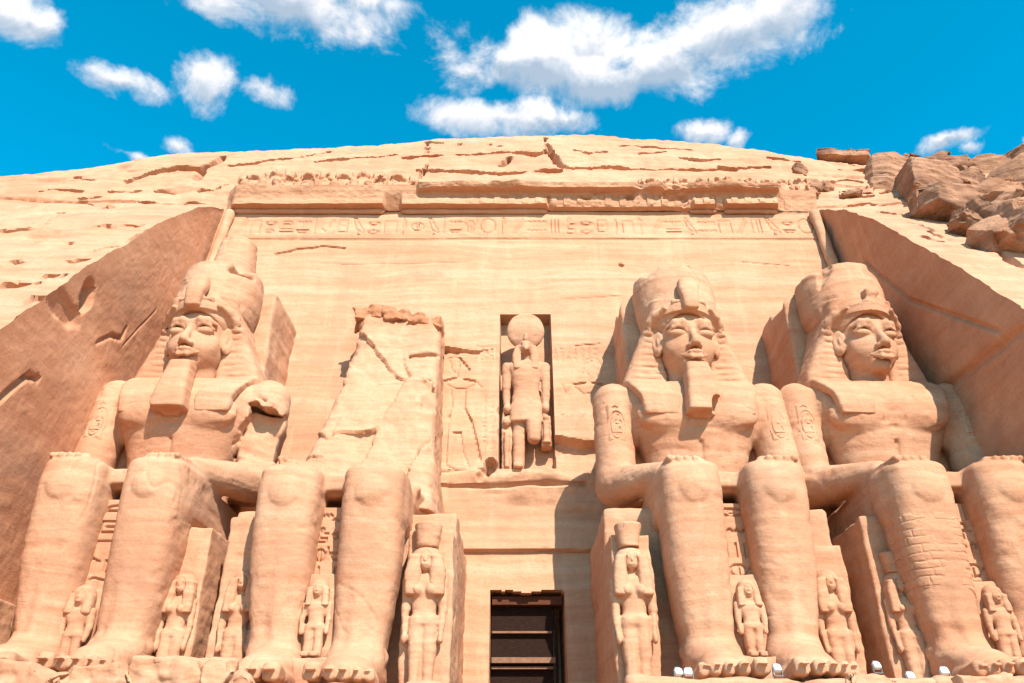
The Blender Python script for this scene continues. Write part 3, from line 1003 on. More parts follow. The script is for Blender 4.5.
def cornice():
    """hollow cornice with worn cartouche fluting, broken lip in the middle and right stretch"""
    nx, ns = 700, 90
    xs = np.linspace(-18.15, 18.15, nx)
    s = np.linspace(0, 1, ns)
    X, Sx = np.meshgrid(xs, s, indexing='ij')
    PX = np.interp(xs, [on_facade(p, 208)[0] for p in (228, 420, 640, 775, 825)], [228, 420, 640, 775, 825])[:, None]
    z0 = ZT - 0.05
    # profile: s 0-.62 cavetto, .62-.8 lip, .8-1 top ledge running back to the rock
    zc = np.interp(Sx, [0, .62, .80, 1.0], [0, 1.05, 1.38, 1.42])
    strip = sum(np.clip((PX - a) / 2, 0, 1) * np.clip((b - PX) / 2, 0, 1) for a, b in ((233, 386), (401, 548), (690, 714), (722, 776)))
    strip = strip + .4 * np.clip((PX - 548) / 4, 0, 1) * np.clip((690 - PX) / 4, 0, 1)
    ya = np.interp(Sx, [0, .030, .05, .3, .5, .62, .80, 1.0], [.1, .1, .72, .68, .74, .82, .90, -1.6])
    yb = np.interp(Sx, [0, .05, .3, .5, .62, .80, 1.0], [.15, .22, .48, .70, .82, .90, -1.6])
    yo = yb + (ya - yb) * strip
    endw = np.clip((PX - 224) / 14, .25, 1) * (1 - .55 * np.clip((PX - 776) / 8, 0, 1))
    yo = np.where(Sx < .9, yo * endw, yo)
    rag = fbm(X * 0.8, Sx * 2, X * 0, 4, 140)
    lip = np.clip((PX - 417) / 3, 0, 1)
    worn = lip * (0.10 + 0.35 * np.clip(fbm(X * 0.5, X * 0, X * 0, 3, 141) + 0.2, 0, 1))
    mid = np.exp(-((Sx - .50) / .16) ** 2)
    over = np.clip((PX - 417) / 3, 0, 1) * np.clip((778 - PX) / 3, 0, 1) * (1 - 0.75 * np.clip((PX - 632) / 8, 0, 1) * np.clip((650 - PX) / 8, 0, 1))
    yo = yo + over * 0.40 * np.clip((Sx - .60) / .04, 0, 1) * np.clip((1.0 - Sx) / .2, 0, 1) * (1 + .5 * rag) - 0.20 * over * mid
    over2 = np.clip((PX - 520) / 30, 0, 1) * np.clip((645 - PX) / 5, 0, 1)
    yo = yo - over2 * 0.45 * np.clip((rag + .2), 0, 1) * np.clip((Sx - .5) / .2, 0, 1)
    # cartouche flutes
    fl = np.clip((PX - 440) / 60, 0, 1) * np.clip((800 - PX) / 20, 0, 1)
    yo = yo + fl * 0.07 * np.sign(np.sin(X * 2 * math.pi / 0.85)) * np.clip((Sx - .06) / .05, 0, 1) * np.clip((.55 - Sx) / .06, 0, 1) * (0.5 + 0.6 * fbm(X * 2, Sx * 8, X * 0, 2, 9))
    yo = yo + 0.09 * rag + 0.03 * fbm(X * 4, Sx * 9, X * 0, 3, 144)
    brk = np.clip((fbm(X * 0.9, Sx * 2.5, X * 0, 3, 147) - 0.2) * 4, 0, 1) * np.clip((PX - 540) / 10, 0, 1) * np.clip((700 - PX) / 20, 0, 1)
    yo = yo - 0.35 * brk
    Y = fy(ZT) - yo
    Z = z0 + zc + 0.06 * rag * (Sx > .7)
    v = np.stack([X, Y, Z], -1).reshape(-1, 3)
    child('cornice', mesh_from(v, grid_quads(nx, ns), 'cornice', True, 45), M_WALL, facade)


cornice()


def tube(pts, r, seed=0, amp=0.05, seg=16, step=0.18):
    pts = [np.array(p, float) for p in pts]
    out, n0 = [], 0
    P = []
    for a, b in zip(pts[:-1], pts[1:]):
        n = max(2, int(np.linalg.norm(b - a) / step))
        P += [a + (b - a) * i / n for i in range(n)]
    P.append(pts[-1])
    P = np.array(P)
    T = np.gradient(P, axis=0)
    T /= np.linalg.norm(T, axis=1)[:, None]
    up = np.where(np.abs(T[:, 2:3]) > .8, [[0, 1, 0]], [[0, 0, 1]])
    A = np.cross(T, up); A /= np.linalg.norm(A, axis=1)[:, None]
    B = np.cross(T, A)
    th = np.linspace(0, 2 * math.pi, seg, endpoint=False)
    endf = np.ones(len(P)); endf[0] = endf[-1] = 0.02; endf[1] = endf[-2] = .8
    V = P[:, None] + (r * endf)[:, None, None] * (np.cos(th)[None, :, None] * A[:, None] + np.sin(th)[None, :, None] * B[:, None])
    nn = fbm(V[..., 0] * 1.2, V[..., 1] * 1.2, V[..., 2] * 1.2, 3, seed)
    V = P[:, None] + (V - P[:, None]) * (1 + amp / r * nn)[..., None]
    i = np.arange(len(P) * seg).reshape(len(P), seg)
    q = np.stack([i[:-1], np.roll(i, -1, 1)[:-1], np.roll(i, -1, 1)[1:], i[1:]], -1).reshape(-1, 4)
    return mesh_from(V.reshape(-1, 3), q, 'tube', True)


# roll mouldings: broken horizontal stretches and the two upright edges
for k, (pa, pb) in enumerate(((233, 386), (401, 548), (688, 716), (722, 776))):
    xa, xb = on_facade(pa, 208)[0], on_facade(pb, 208)[0]
    y = fy(ZT) - 0.10
    child('torus_moulding', tube([(xa, y, ZT - .10), (xb, y, ZT - .10)], .17 if k < 2 else .15, 150 + k, .05 if k < 2 else .10), M_WALL, facade)
for k, sg in enumerate((-1, 1)):
    child('torus_moulding', tube([(sg * (xedge(z) - .5), fy(z) - .28, z) for z in (ZT - .1, 25, 15, 5)], .30, 160 + k, .06), M_WALL, facade)


def boxes_mesh(bx, bevel=0.0):
    V, Q = [], []
    for (lo, hi) in bx:
        n = len(V) * 8
        x0, y0, z0 = lo; x1, y1, z1 = hi
        V.append([(x0, y0, z0), (x1, y0, z0), (x1, y1, z0), (x0, y1, z0), (x0, y0, z1), (x1, y0, z1), (x1, y1, z1), (x0, y1, z1)])
        Q += [[n + a for a in f] for f in ((0, 3, 2, 1), (4, 5, 6, 7), (0, 1, 5, 4), (1, 2, 6, 5), (2, 3, 7, 6), (3, 0, 4, 7))]
    me = mesh_from(np.array(V).reshape(-1, 3), np.array(Q), 'boxes', False)
    return me


# wooden door leaf and beams set back in the doorway
ydoor = FY0 + 1.35
def zd(py, y=ydoor):
    d = ray(527, py); return CAMZ + d[2] * y / d[1]
door = child('door', boxes_mesh([((DX0 + .02, ydoor + .12, 1.0), (DX1 - .45, ydoor + .2, zd(603)))]), M_WOOD, facade)
for nm, a, b, dp, x1, mt in (('lintel_beam', 606, 598, .30, DX1 - .03, M_WOODRED), ('transom', 633.5, 631.5, .10, DX1 - .5, M_BAR), ('crossbar', 664, 658.5, .34, DX1 - .38, M_BAR), ('lower_bar', 669.5, 667, .16, DX1 - .48, M_BAR)):
    o = link_mesh(nm, boxes_mesh([((DX0 + .05, ydoor - dp, zd(a)), (x1, ydoor + .11, zd(b)))]), mt, door)
o = link_mesh('door_post', boxes_mesh([((DX1 - .36, ydoor + .0, 1.0), (DX1 - .24, ydoor + .14, zd(607)))]), M_WOOD, door)

# ------------------------------------------------------------------ the colossi
H_BODY = 0.065
YB = 26.6


def LEG(s):
    return [(.3, s * 1.32, 1.65, .86, 1.05), (1.3, s * 1.34, 1.55, .85, 1.0), (2.6, s * 1.41, 1.5, .97, 1.08), (4.2, s * 1.48, 1.36, 1.07, 1.18), (5.6, s * 1.5, 1.2, 1.09, 1.16), (6.6, s * 1.5, 1.15, 1.10, 1.18), (7.55, s * 1.5, 1.25, 1.09, 1.2)]


def sculpt_body(kind):
    top = 13.8 if kind != 'ruined' else 8.3
    S = Sculpt((-4.7, -2.6, -0.25), (4.7, 8.6, top), H_BODY)
    for s in (-1, 1):
        # shin and knee
        S.loft(LEG(s), 3.4, 0.1, rnd=.34)
        S.box((s * 1.55, 3.9, 6.5), (1.12, 3.1, 1.0), .46, .25)
        S.ell((s * 1.5, .08, 6.45), (.58, .24, .60), .05)                      # kneecap
        S.caps((s * 1.36, .5, 5.4), (s * 1.30, .58, 1.6), .2, .12, .3)           # shin bone
        # foot with five toes
        S.caps((s * 1.3, 1.7, .55), (s * 1.3, -.3, .45), .62, .52, .35, sc=(1.4, 1, 1))
        S.caps((s * 1.32, .9, 1.05), (s * 1.34, -.7, .46), .55, .36, .3, sc=(1.6, 1, 1))
        S.box((s * 1.30, -.4, .24), (1.0, .7, .24), .2, .2)
        for j, (dx, ln, r) in enumerate(((-.70, 2.05, .28), (-.20, 2.05, .22), (.20, 1.95, .205), (.56, 1.8, .195), (.88, 1.6, .185))):
            x = s * (1.30 + dx)
            S.box((x, -.5 - ln * .28, .27 + .03 * (j == 0)), (r * .90, ln * .38, .23 + .04 * (j == 0)), .14, .02, rot=(-.10, 0, s * .03 * (j - 1)))
            S.box((x, -ln + .10, .40), (r * .55, .16, .04), .03, .02)            # nail
        S.caps((s * 2.0, .30, 5.9), (s * 1.88, .72, 2.2), .10, .06, .18, 'sub')     # calf line
        # ankle bone
        S.ell((s * 2.18, 1.4, 1.2), (.16, .25, .22), .15)
    # kilt between the thighs
    S.box((0, 4.2, 7.05), (.9, 2.9, .36), .12, .12)
    S.box((0, 1.55, 7.08), (.55, .55, .3), .1, .15)
    if kind == 'ruined':
        for (c, r) in (((-3.4, 5.5, 8.2), (1.6, 2, 1.2)), ((3.3, 5.6, 8.4), (1.5, 2, 1.4))):
            S.ell(c, r, .2, 'sub')
        S.box((0, 5.2, 7.15), (2.9, 2.8, .55), .3, .2, noise=(.35, .7))
    else:
        S.loft([(6.9, 0, 6.0, 2.5, 1.9), (8.2, 0, 5.9, 2.08, 1.5), (9.4, 0, 5.75, 2.2, 1.45), (10.8, 0, 5.55, 2.72, 1.55), (12.0, 0, 5.55, 3.15, 1.55), (12.75, 0, 5.7, 3.0, 1.3), (13.15, 0, 5.8, 2.2, 1.0)], 2.5, .25, rnd=.4)
        for s in (-1, 1):
            S.ell((s * 1.28, 4.30, 11.15), (1.28, .48, .80), .12)                # chest
            S.ell((s * 1.35, 3.9, 10.95), (.13, .1, .13), .05)
            S.caps((s * 3.36, 5.75, 12.35), (s * 3.5, 5.1, 8.4), .90, .82, .22, sc=(1, 1.15, 1))
            S.caps((s * 3.5, 5.2, 8.25), (s * 2.05, 2.1, 7.70), .84, .48, .25)
            S.box((s * 1.72, 1.25, 7.60), (.66, .95, .17), .15, .15, rot=(.02, 0, s * -.1))
            for j in range(4):
                x = s * (1.32 + j * .3)
                S.caps((x, 1.25, 7.66), (x, .22, 7.56), .155, .13, .02)
            S.caps((s * 1.02, 1.8, 7.62), (s * .92, .9, 7.56), .16, .13, .05)
            S.box((s * 2.5, 6.6, 10.2), (.7, .7, 2.3), .2, .2)                 # stone left behind the arm
        S.chain([(-2.3, 4.25, 10.55), (-1.2, 3.9, 10.3), (0, 4.02, 10.5), (1.2, 3.9, 10.3), (2.3, 4.25, 10.55)], .09, .12, 'sub')
        S.caps((0, 4.25, 9.9), (0, 4.4, 8.8), .07, .05, .15, 'sub')
        S.ell((0, 4.32, 8.7), (.16, .2, .2), .1, 'sub')
        # faint signs on the breast
        for a in range(5):
            S.caps((-.45 + a * .22, 4.0, 10.72 + .05 * (a % 2)), (-.38 + a * .22, 3.97, 10.9), .055, None, .03, 'sub')
    if kind == 'broken_arm':
        nz = (.5, .9)
        S.box((3.75, 4.6, 10.35), (1.2, 2.2, 1.15), .05, .03, 'sub', (.12, .22, .1), (.45, 1.6))
        S.box((3.9, 3.9, 11.7), (.7, .9, .55), .03, .03, 'sub', (.6, .5, .3), (.35, 1.9))
        S.box((3.1, 6.3, 10.2), (.75, .7, 1.5), .1, .1, 'add', (.1, .1, .3), (.35, .7))
    S.cut(lambda X, Y, Z: -Z - 0.05)
    return S.polygonize()


def sculpt_head():
    S = Sculpt((-2.1, 3.0, 12.2), (2.1, 7.4, 17.2), 0.042)
    S.ell((0, 5.65, 15.25), (1.40, 1.72, 1.85), .1)
    S.ell((0, 5.1, 14.4), (1.10, 1.22, 1.02), .35)
    S.box((0, 5.3, 14.95), (1.2, 1.32, 1.15), .75, .3)
    S.ell((0, 4.28, 13.66), (.46, .38, .30), .25)
    S.caps((0, 5.9, 12.3), (0, 5.5, 14.2), 1.15, 1.0, .2)
    for s in (-1, 1):
        S.ell((s * .78, 4.44, 14.6), (.44, .27, .40), .25)
        S.ell((s * .66, 3.66, 15.12), (.60, .30, .22), .22, 'sub')               # socket
        S.ell((s * .67, 4.10, 15.06), (.44, .28, .20), .03)                      # eyeball
        S.chain([(s * .20, 3.96, 15.05), (s * .42, 3.85, 15.24), (s * .68, 3.81, 15.29), (s * .95, 3.89, 15.23), (s * 1.16, 4.08, 15.10)], [.04, .05, .05, .05, .04], .05)
        S.chain([(s * .16, 3.90, 15.36), (s * .45, 3.80, 15.52), (s * .85, 3.88, 15.52), (s * 1.18, 4.14, 15.38)], [.09, .08, .07, .06], .28)
        S.ell((s * .23, 3.78, 14.36), (.16, .20, .13), .08)                       # nostril wing
        S.ell((s * .11, 3.66, 14.24), (.07, .10, .05), .04, 'sub')
        S.ell((s * .62, 3.94, 14.01), (.08, .08, .08), .12, 'sub')               # mouth corner
        # ear, turned a little to the front
        S.ell((s * 1.50, 4.92, 15.0), (.17, .36, .64), .06, rot=(0, 0, s * -.75))
        S.ell((s * 1.57, 4.74, 15.07), (.08, .21, .42), .05, 'sub', rot=(0, 0, s * -.75))
        S.ell((s * 1.50, 4.80, 14.98), (.07, .10, .22), .05)
        S.ell((s * 1.47, 4.86, 14.60), (.10, .14, .16), .05)
    S.caps((0, 4.0, 15.36), (0, 3.56, 14.50), .15, .19, .18)
    S.ell((0, 3.56, 14.42), (.21, .18, .15), .1)
    S.chain([(-.64, 3.96, 14.02), (-.28, 3.70, 14.04), (-.09, 3.66, 14.06), (0, 3.67, 14.03), (.09, 3.66, 14.06), (.28, 3.70, 14.04), (.64, 3.96, 14.02)], [.045, .075, .08, .075, .08, .075, .045], .08)
    S.chain([(-.58, 3.95, 13.97), (-.22, 3.72, 13.82), (.22, 3.72, 13.82), (.58, 3.95, 13.97)], [.045, .092, .092, .045], .12)
    S.chain([(-.66, 3.90, 14.01), (-.28, 3.60, 13.95), (0, 3.57, 13.935), (.28, 3.60, 13.95), (.66, 3.90, 14.01)], .028, .03, 'sub')
    S.ell((0, 3.62, 13.55), (.4, .12, .09), .14, 'sub')
    v, q = S.polygonize()
    v = v * np.array([.90, 1, 1])
    v[:, 2] = 16.1 + (v[:, 2] - 16.1) * 1.07
    return v, q


def sculpt_headcloth():
    S = Sculpt((-3.4, 3.2, 10.6), (3.4, 8.0, 17.4), 0.06)
    S.loft([(12.75, 0, 6.15, 2.88, 1.05), (13.3, 0, 6.12, 2.86, 1.05), (13.8, 0, 6.08, 2.68, 1.05), (15.0, 0, 6.0, 2.18, 1.12), (16.0, 0, 5.95, 1.80, 1.3), (16.45, 0, 5.95, 1.62, 1.6), (17.0, 0, 5.9, 1.58, 1.7)], 6.5, .08, rnd=.10)
    S.ell((0, 5.75, 15.9), (1.62, 1.95, 1.1), .1)
    for s in (-1, 1):
        # cloth edge that hoods the ear
        S.chain([(s * 1.05, 3.98, 16.25), (s * 1.36, 4.38, 16.10), (s * 1.58, 4.70, 15.88), (s * 1.66, 4.95, 15.5), (s * 1.7, 5.2, 14.9)], [.11, .13, .15, .14, .1], .25)
        # lappets on the breast
        S.loft([(11.0, s * 1.60, 4.10, .74, .26), (12.0, s * 1.66, 4.22, .84, .30), (12.7, s * 1.85, 4.9, .92, .45), (13.2, s * 1.9, 5.6, .9, .6)], 6, .10, rnd=.06)
    # open the face and throat
    S.ell((0, 4.2, 14.4), (1.30, 1.7, 1.62), .10, 'sub')
    S.box((0, 4.2, 13.2), (.95, 1.3, 1.4), .4, .2, 'sub')
    # brow band
    def ring(X, Y, Z):
        q = np.sqrt((X / 1.52) ** 2 + ((Y - 5.72) / 1.98) ** 2)
        d = np.abs(q - 1) * 1.6 - .10
        return np.maximum(d, np.abs(Z - 16.22 - .05 * Y * 0) - .24)
    S.op(ring, (-1.8, 3.5, 15.9), (1.8, 7.6, 16.5), .06)
    for z in np.arange(13.2, 15.9, .30):       # pleats
        for s in (-1, 1):
            S.caps((s * 1.3, float(np.interp(z, [12.75, 13.3, 13.8, 15, 16], [5.10, 5.07, 5.03, 4.88, 4.65])), z - .06), (s * (2.9 - .35 * (z - 13)), float(np.interp(z, [12.75, 13.3, 13.8, 15, 16], [5.12, 5.09, 5.06, 4.94, 4.75])), z + .05), .045, None, .05, 'sub')
    return S.polygonize()


def sculpt_crown(kind):
    S = Sculpt((-2.3, 3.5, 16.1), (2.3, 8.6, 22.4 if kind == 'tall' else 19.7), 0.065)
    S.loft([(16.3, 0, 5.82, 1.70, 2.02), (17.0, 0, 6.0, 1.84, 2.0), (17.9, 0, 6.15, 1.90, 1.96), (19.15, 0, 6.25, 1.82, 1.87)], 2.1, .1, rnd=.12)
    if kind == 'tall':
        S.loft([(18.2, .1, 6.5, 1.5, 1.4), (18.8, .1, 6.55, 1.22, 1.2), (19.8, .1, 6.6, 1.08, 1.1), (21.0, .1, 6.65, .94, .95), (21.7, .1, 6.7, .88, .85)], 2.2, .25, rnd=.1)
        S.box((-.3, 4.9, 21.6), (.5, .6, .5), .1, .1, 'sub', (0.3, .4, 0), (.3, .9))
        S.box((1.5, 4.5, 18.75), (.6, 1.0, .35), .1, .1, 'sub', (0.3, .2, 0), (.3, .9))
    elif kind == 'flat':
        S.box((-1.8, 4.8, 19.2), (.7, 1.3, .45), .15, .1, 'sub', (0.1, .35, 0.2), (.4, .9))
        S.box((1.7, 4.8, 19.25), (.5, 1.4, .3), .15, .1, 'sub', (0.1, -.25, 0), (.4, .9))
        S.box((.2, 5.8, 19.5), (1.6, 2.5, .42), .1, .1, 'sub', None, (.3, 1.1))
    else:
        S.box((-1.45, 4.6, 18.6), (.34, .5, .65), .1, .06, 'sub', (0, .35, .3), (.25, 1.2))
        S.box((1.7, 5.0, 19.0), (.8, 1.8, .5), .2, .1, 'sub', (0.1, .5, 0.2), (.4, .9))
        S.box((-1.9, 5.4, 19.1), (.6, 1.6, .45), .2, .1, 'sub', (0.1, -.5, 0.2), (.4, .9))
    return S.polygonize()


def sculpt_uraeus(kind):
    S = Sculpt((-.9, 2.6, 15.8), (.9, 5.0, 18.4), 0.045)
    if kind == 'stump':
        S.box((0, 3.95, 16.75), (.30, .35, .42), .1, .05, 'add', (.1, .2, 0), (.2, 1.4))
        S.chain([(-.55, 3.95, 16.4), (-.3, 3.85, 16.5), (.3, 3.85, 16.5), (.6, 3.98, 16.4)], .1, .1)
    else:
        S.loft([(16.0, 0, 3.62, .34, .24), (16.5, 0, 3.60, .38, .28), (17.1, 0, 3.72, .46, .32), (17.5, 0, 3.82, .44, .34), (17.75, 0, 3.86, .36, .3)], 3, .05, rnd=.1)
        S.box((0, 4.2, 16.8), (.26, .5, .75), .1, .1)
        S.chain([(-.75, 4.0, 16.3), (-.7, 3.86, 16.55), (-.35, 3.76, 16.5), (.35, 3.76, 16.5), (.7, 3.86, 16.55), (.75, 4.0, 16.3)], .1, .08)
        pass
    return S.polygonize()


def sculpt_beard(chipped):
    S = Sculpt((-1.3, 2.6, 10.4), (1.3, 5.6, 13.9), 0.05)
    S.loft([(11.1, 0, 3.62, .76, .50), (11.8, 0, 3.7, .70, .50), (12.6, 0, 3.85, .60, .50), (13.55, 0, 4.05, .50, .45)], 4.5, .1, rnd=.08)
    S.box((0, 4.4, 12.2), (.35, .6, 1.2), .1, .2)
    if chipped:
        S.box((.62, 3.3, 11.25), (.36, .5, .34), .1, .06, 'sub', (.2, .3, .3), (.3, 1.4))
    else:
        S.box((-.85, 3.2, 11.1), (.25, .4, .2), .1, .06, 'sub', (.2, .3, .3), (.3, 1.4))
    v, q = S.polygonize()
    return v - np.array([0, 0, .17]), q


def glyph_panel(w, h, seed, depth=.07, rows=9):
    """upright strip of carved signs; local x along the width, z up, front towards -y"""
    u = np.arange(0, w + .001, .035); z = np.arange(0, h + .001, .035)
    rel = Relief(u, z)
    rng = random.Random(seed)
    rel.stroke([(.08, 0), (.08, h)], .05, -depth * .8); rel.stroke([(w - .08, 0), (w - .08, h)], .05, -depth * .8)
    rh = h / rows
    for r in range(rows):
        g = rng.choice(list(GLYPH))
        if rng.random() < .4:
            for k in (0, 1):
                for st in stamp_glyph(rng.choice(list(GLYPH)), .16 + k * (w - .32) * .5, r * rh + .06, (w - .36) * .5, rh * .8):
                    rel.stroke(st, .05, -depth)
        else:
            for st in stamp_glyph(g, .18, r * rh + .06, w - .36, rh * .82):
                rel.stroke(st, .055, -depth)
    U, Z = u[:, None], z[None, :]
    H = rel.h + .03 * fbm(U * 1.5, Z * 1.5, U * 0, 3, seed)
    H[0, :] = H[-1, :] = -.3; H[:, -1] = -.3
    v = np.stack([U + 0 * Z, -H, Z + 0 * U], -1).reshape(-1, 3)
    return mesh_from(v, grid_quads(len(u), len(z)), 'inscription', True, 45)


def arm_signs(s, seed):
    """oval name ring and signs carved on the curved front of an upper arm"""
    u = np.arange(-.46, .461, .03); z = np.arange(9.85, 12.0, .03)
    rel = Relief(u, z)
    rel.stroke([(.30 * math.cos(R(a)), 10.75 + .68 * math.sin(R(a))) for a in range(0, 361, 15)], .055, -.09)
    rng = random.Random(seed)
    for k, g in enumerate(('basket', 'man', 'disk', 'reed')):
        for st in stamp_glyph(g, -.16 + .02 * k, 10.22 + k * .27, .32, .25):
            rel.stroke(st, .045, -.08)
    for g, x, zz in (('bread', -.2, 11.55), ('water', -.05, 11.7)):
        for st in stamp_glyph(g, x, zz, .3, .2):
            rel.stroke(st, .045, -.08)
    U, Z = u[:, None], z[None, :]
    t = (12.3 - Z) / 3.9
    H = rel.h + .045
    e = np.minimum(np.minimum((U + .46), (.46 - U)) / .14, np.minimum((Z - 9.85), (12.0 - Z)) / .25)
    H = H - .14 * np.clip(1 - e, 0, 1)
    Y = 5.75 - .65 * t - (.90 - .08 * t) * 1.15 * np.sqrt(1 - (U / (.92 - .08 * t)) ** 2) - H
    v = np.stack([s * 3.36 + U + s * .14 * t, Y, Z + 0 * U], -1).reshape(-1, 3)
    return mesh_from(v, grid_quads(len(u), len(z)), 'arm_inscription', True, 45)


def sculpt_block(lo, hi, h=.09, rnd=.08, subs=(), noise=(.12, .6)):
    lo = np.array(lo, float); hi = np.array(hi, float)
    S = Sculpt(lo - .4, hi + .4, h)
    S.box((lo + hi) / 2, (hi - lo) / 2, rnd, 0, noise=noise)
    for c, hf, rot in subs:
        S.box(c, hf, .1, .08, 'sub', rot, (.35, .8))
    return S.polygonize()


print('sculpting')
B_HEAD = sculpt_head()
B_CLOTH = sculpt_headcloth()
B_BODY = {'whole': sculpt_body('whole'), 'broken_arm': sculpt_body('broken_arm'), 'ruined': sculpt_body('ruined')}

# name of each: x, sole height, body, crown, beard, throne left and right half width
COLOSSI = [
    dict(x=-14.8, dz=.14, body='broken_arm', crown='tall', ur='full', beard='plain', xl=3.5, xr=2.5, seed=1,
         label='leftmost seated colossus, with the tallest crown, square beard and broken upper arm'),
    dict(x=-7.0, dz=-.15, body='ruined', crown=None, ur=None, beard=None, xl=3.9, xr=4.35, seed=2,
         label='ruined seated colossus without head or chest, left of the doorway'),
    dict(x=7.25, dz=0, body='whole', crown='flat', ur='full', beard='chipped', xl=4.4, xr=4.0, seed=3,
         label='seated colossus with flat-topped crown and chipped beard, right of the doorway'),
    dict(x=15.35, dz=0, body='whole', crown='ragged', ur='stump', beard=None, xl=2.5, xr=3.6, seed=4,
         label='rightmost seated colossus, beardless, with ragged crown and masonry-patched shin'),
]


def part(name, vq, mat, parent, off, seed, yaw=0.0, **kw):
    v, q = vq
    if yaw:
        c, s_ = math.cos(yaw), math.sin(yaw)
        v = np.stack([v[:, 0] * c - (v[:, 1] - 5.8) * s_, v[:, 0] * s_ + (v[:, 1] - 5.8) * c + 5.8, v[:, 2]], 1)
    v = weather(v, q, off, seed=seed, **kw)
    return link_mesh(name, mesh_from(v, q, name), mat, parent)


for C in COLOSSI:
    off = (C['x'], YB, SOLE + C['dz'])
    root = empty('colossal_statue', off, C['label'], 'statue', 'seated colossi of the temple front')
    sd = C['seed'] * 10
    YAW = {1: R(-3), 3: R(4), 4: R(8)}.get(C['seed'], 0.0)
    part('body', B_BODY[C['body']], M_STATUE, root, off, sd, big=.035, small=.022, strata=.018, chip=.05, crack=.045)
    for s_ in (-1, 1):
        if C['crown'] and not (C['body'] == 'broken_arm' and s_ > 0):
            link_mesh('arm_inscription', arm_signs(s_, sd), M_STATUE, root)
    if C['crown']:
        hd = part('head', B_HEAD, M_STATUE, root, off, sd + 1, yaw=YAW, big=.03, small=.010, strata=.006)
        part('headcloth', B_CLOTH, M_STATUE, root, off, sd + 2, yaw=YAW * .6, big=.04, small=.025, strata=.035, crack=.06)
        cr = part('crown', sculpt_crown(C['crown']), M_STATUE, root, off, sd + 3, yaw=YAW, big=.06, small=.03, strata=.035, chip=.06, crack=.07)
        u = part('cobra_ornament', sculpt_uraeus(C['ur']), M_STATUE, cr, off, sd + 4, yaw=YAW, big=.04, small=.02, strata=.02)
        if C['beard']:
            part('false_beard', sculpt_beard(C['beard'] == 'chipped'), M_STATUE, root, off, sd + 5, yaw=YAW, big=.04, small=.02, strata=.03)
        if C['crown'] == 'tall':
            subs = []
        else:
            subs = [((-2.6, 7, 19.2), (.7, 2, .6), (0, -.9, 0)), ((2.5, 7, 18.8), (.8, 2, .7), (0, .8, 0))]
        part('back_slab', sculpt_block((-2.45, 6.9, 6), (2.45, 11.5, 19.0), .11, .1, subs), M_STATUE, root, off, sd + 6, big=.1, small=.03, strata=.05)
    else:
        S = Sculpt((-4.6, 1.6, 6.6), (4.6, 12.2, 19.9), .08)
        # the sheared-off chest: one leaning plane of rock, stepped where blocks have slid away
        sec = []
        for z, cx, wx, fr in ((6.9, .15, 3.25, 3.2), (8.5, .2, 3.1, 4.5), (10, .3, 2.8, 5.2), (13, .55, 2.38, 6.3), (16, .65, 2.2, 7.4), (19.2, .62, 2.12, 8.4)):
            sec.append((z, cx, (fr + 12) / 2, wx, (12 - fr) / 2))
        S.loft(sec, 10, .1, rnd=.06)
        S.box((-.9, 4.4, 7.5), (2.2, 1.6, .8), .1, .15, rot=(-.3, .1, .1), noise=(.35, .8))
        S.box((2.5, 7.0, 16.1), (1.1, .8, .10), .03, .03, 'sub', (-.25, -.16, .1), (.2, .8))
        S.box((3.0, 5.4, 12.2), (.55, .9, 2.4), .05, .05, 'sub', (-.36, -.05, .5), (.4, 1.1))
        S.box((-2.6, 5.6, 11.6), (.5, 1.2, 1.3), .05, .05, 'sub', (-.36, .35, .3), (.35, .8))
        S.box((.3, 7.6, 19.5), (2.6, 1.2, .7), .1, .1, 'sub', (.5, 0, 0), (.4, .7))
        rr = random.Random(12)
        for k in range(9):
            x = rr.uniform(-2.6, 2.8)
            S.box((x, rr.uniform(2.6, 3.9), rr.uniform(7.25, 7.7)), (rr.uniform(.25, .6), rr.uniform(.3, .6), rr.uniform(.15, .35)), .03, .04, rot=(rr.uniform(-.4, .4), rr.uniform(-.4, .4), rr.uniform(0, 2)), noise=(.15, 1.2))
        v, q = S.polygonize()
        # spalled sheets: the broken face drops back in irregular flat steps
        rf = random.Random(31)
        sites = np.array([(rf.uniform(-3, 3.2), rf.uniform(8, 19.5), rf.uniform(-.22, .38), rf.uniform(-.16, .16), rf.uniform(-.10, .10)) for _ in range(17)])
        wx = v[:, 0] + .25 * fbm(v[:, 0] * 1.3, v[:, 1] * 1.3, v[:, 2] * 1.3, 3, 41); wz = v[:, 2] + .25 * fbm(v[:, 0] * 1.3, v[:, 1] * 1.3, v[:, 2] * 1.3, 3, 47)
        D = (wx[:, None] - sites[None, :, 0]) ** 2 * 1.3 + (wz[:, None] - sites[None, :, 1]) ** 2 * .7
        k = np.argmin(D, 1)
        S_ = sites[k]
        w = np.clip((v[:, 2] - 7.8) / 1.2, 0, 1)
        v[:, 1] += w * (S_[:, 2] + S_[:, 3] * (v[:, 0] - S_[:, 0]) + S_[:, 4] * (v[:, 2] - S_[:, 1]) + .06 * fbm(v[:, 0] * 2, v[:, 1] * 2, v[:, 2] * 2, 3, 77))
        FRACT = (v, q)
        part('broken_torso', FRACT, M_STATUE, root, off, sd + 6, big=.08, small=.045, strata=.03, chip=.08, crack=.05)
        S = Sculpt((-2.4, 7.4, 17.2), (3.4, 10.0, 20.4), .06)
        for k, (x, w, z) in enumerate(((-1.0, .75, 18.7), (.45, .75, 18.6), (1.85, .8, 18.35))):
            S.box((x, 8.8, z + .12), (w, .5, .42), .05, .05, rot=(-.35, .1 * k - .1, .1), noise=(.4, 1.3))
        part('broken_edge', S.polygonize(), M_RUST, root, off, sd + 8, big=.1, small=.08, strata=.05)
    # throne with carved panel between the legs
    tl, tr = C['xl'], C['xr']
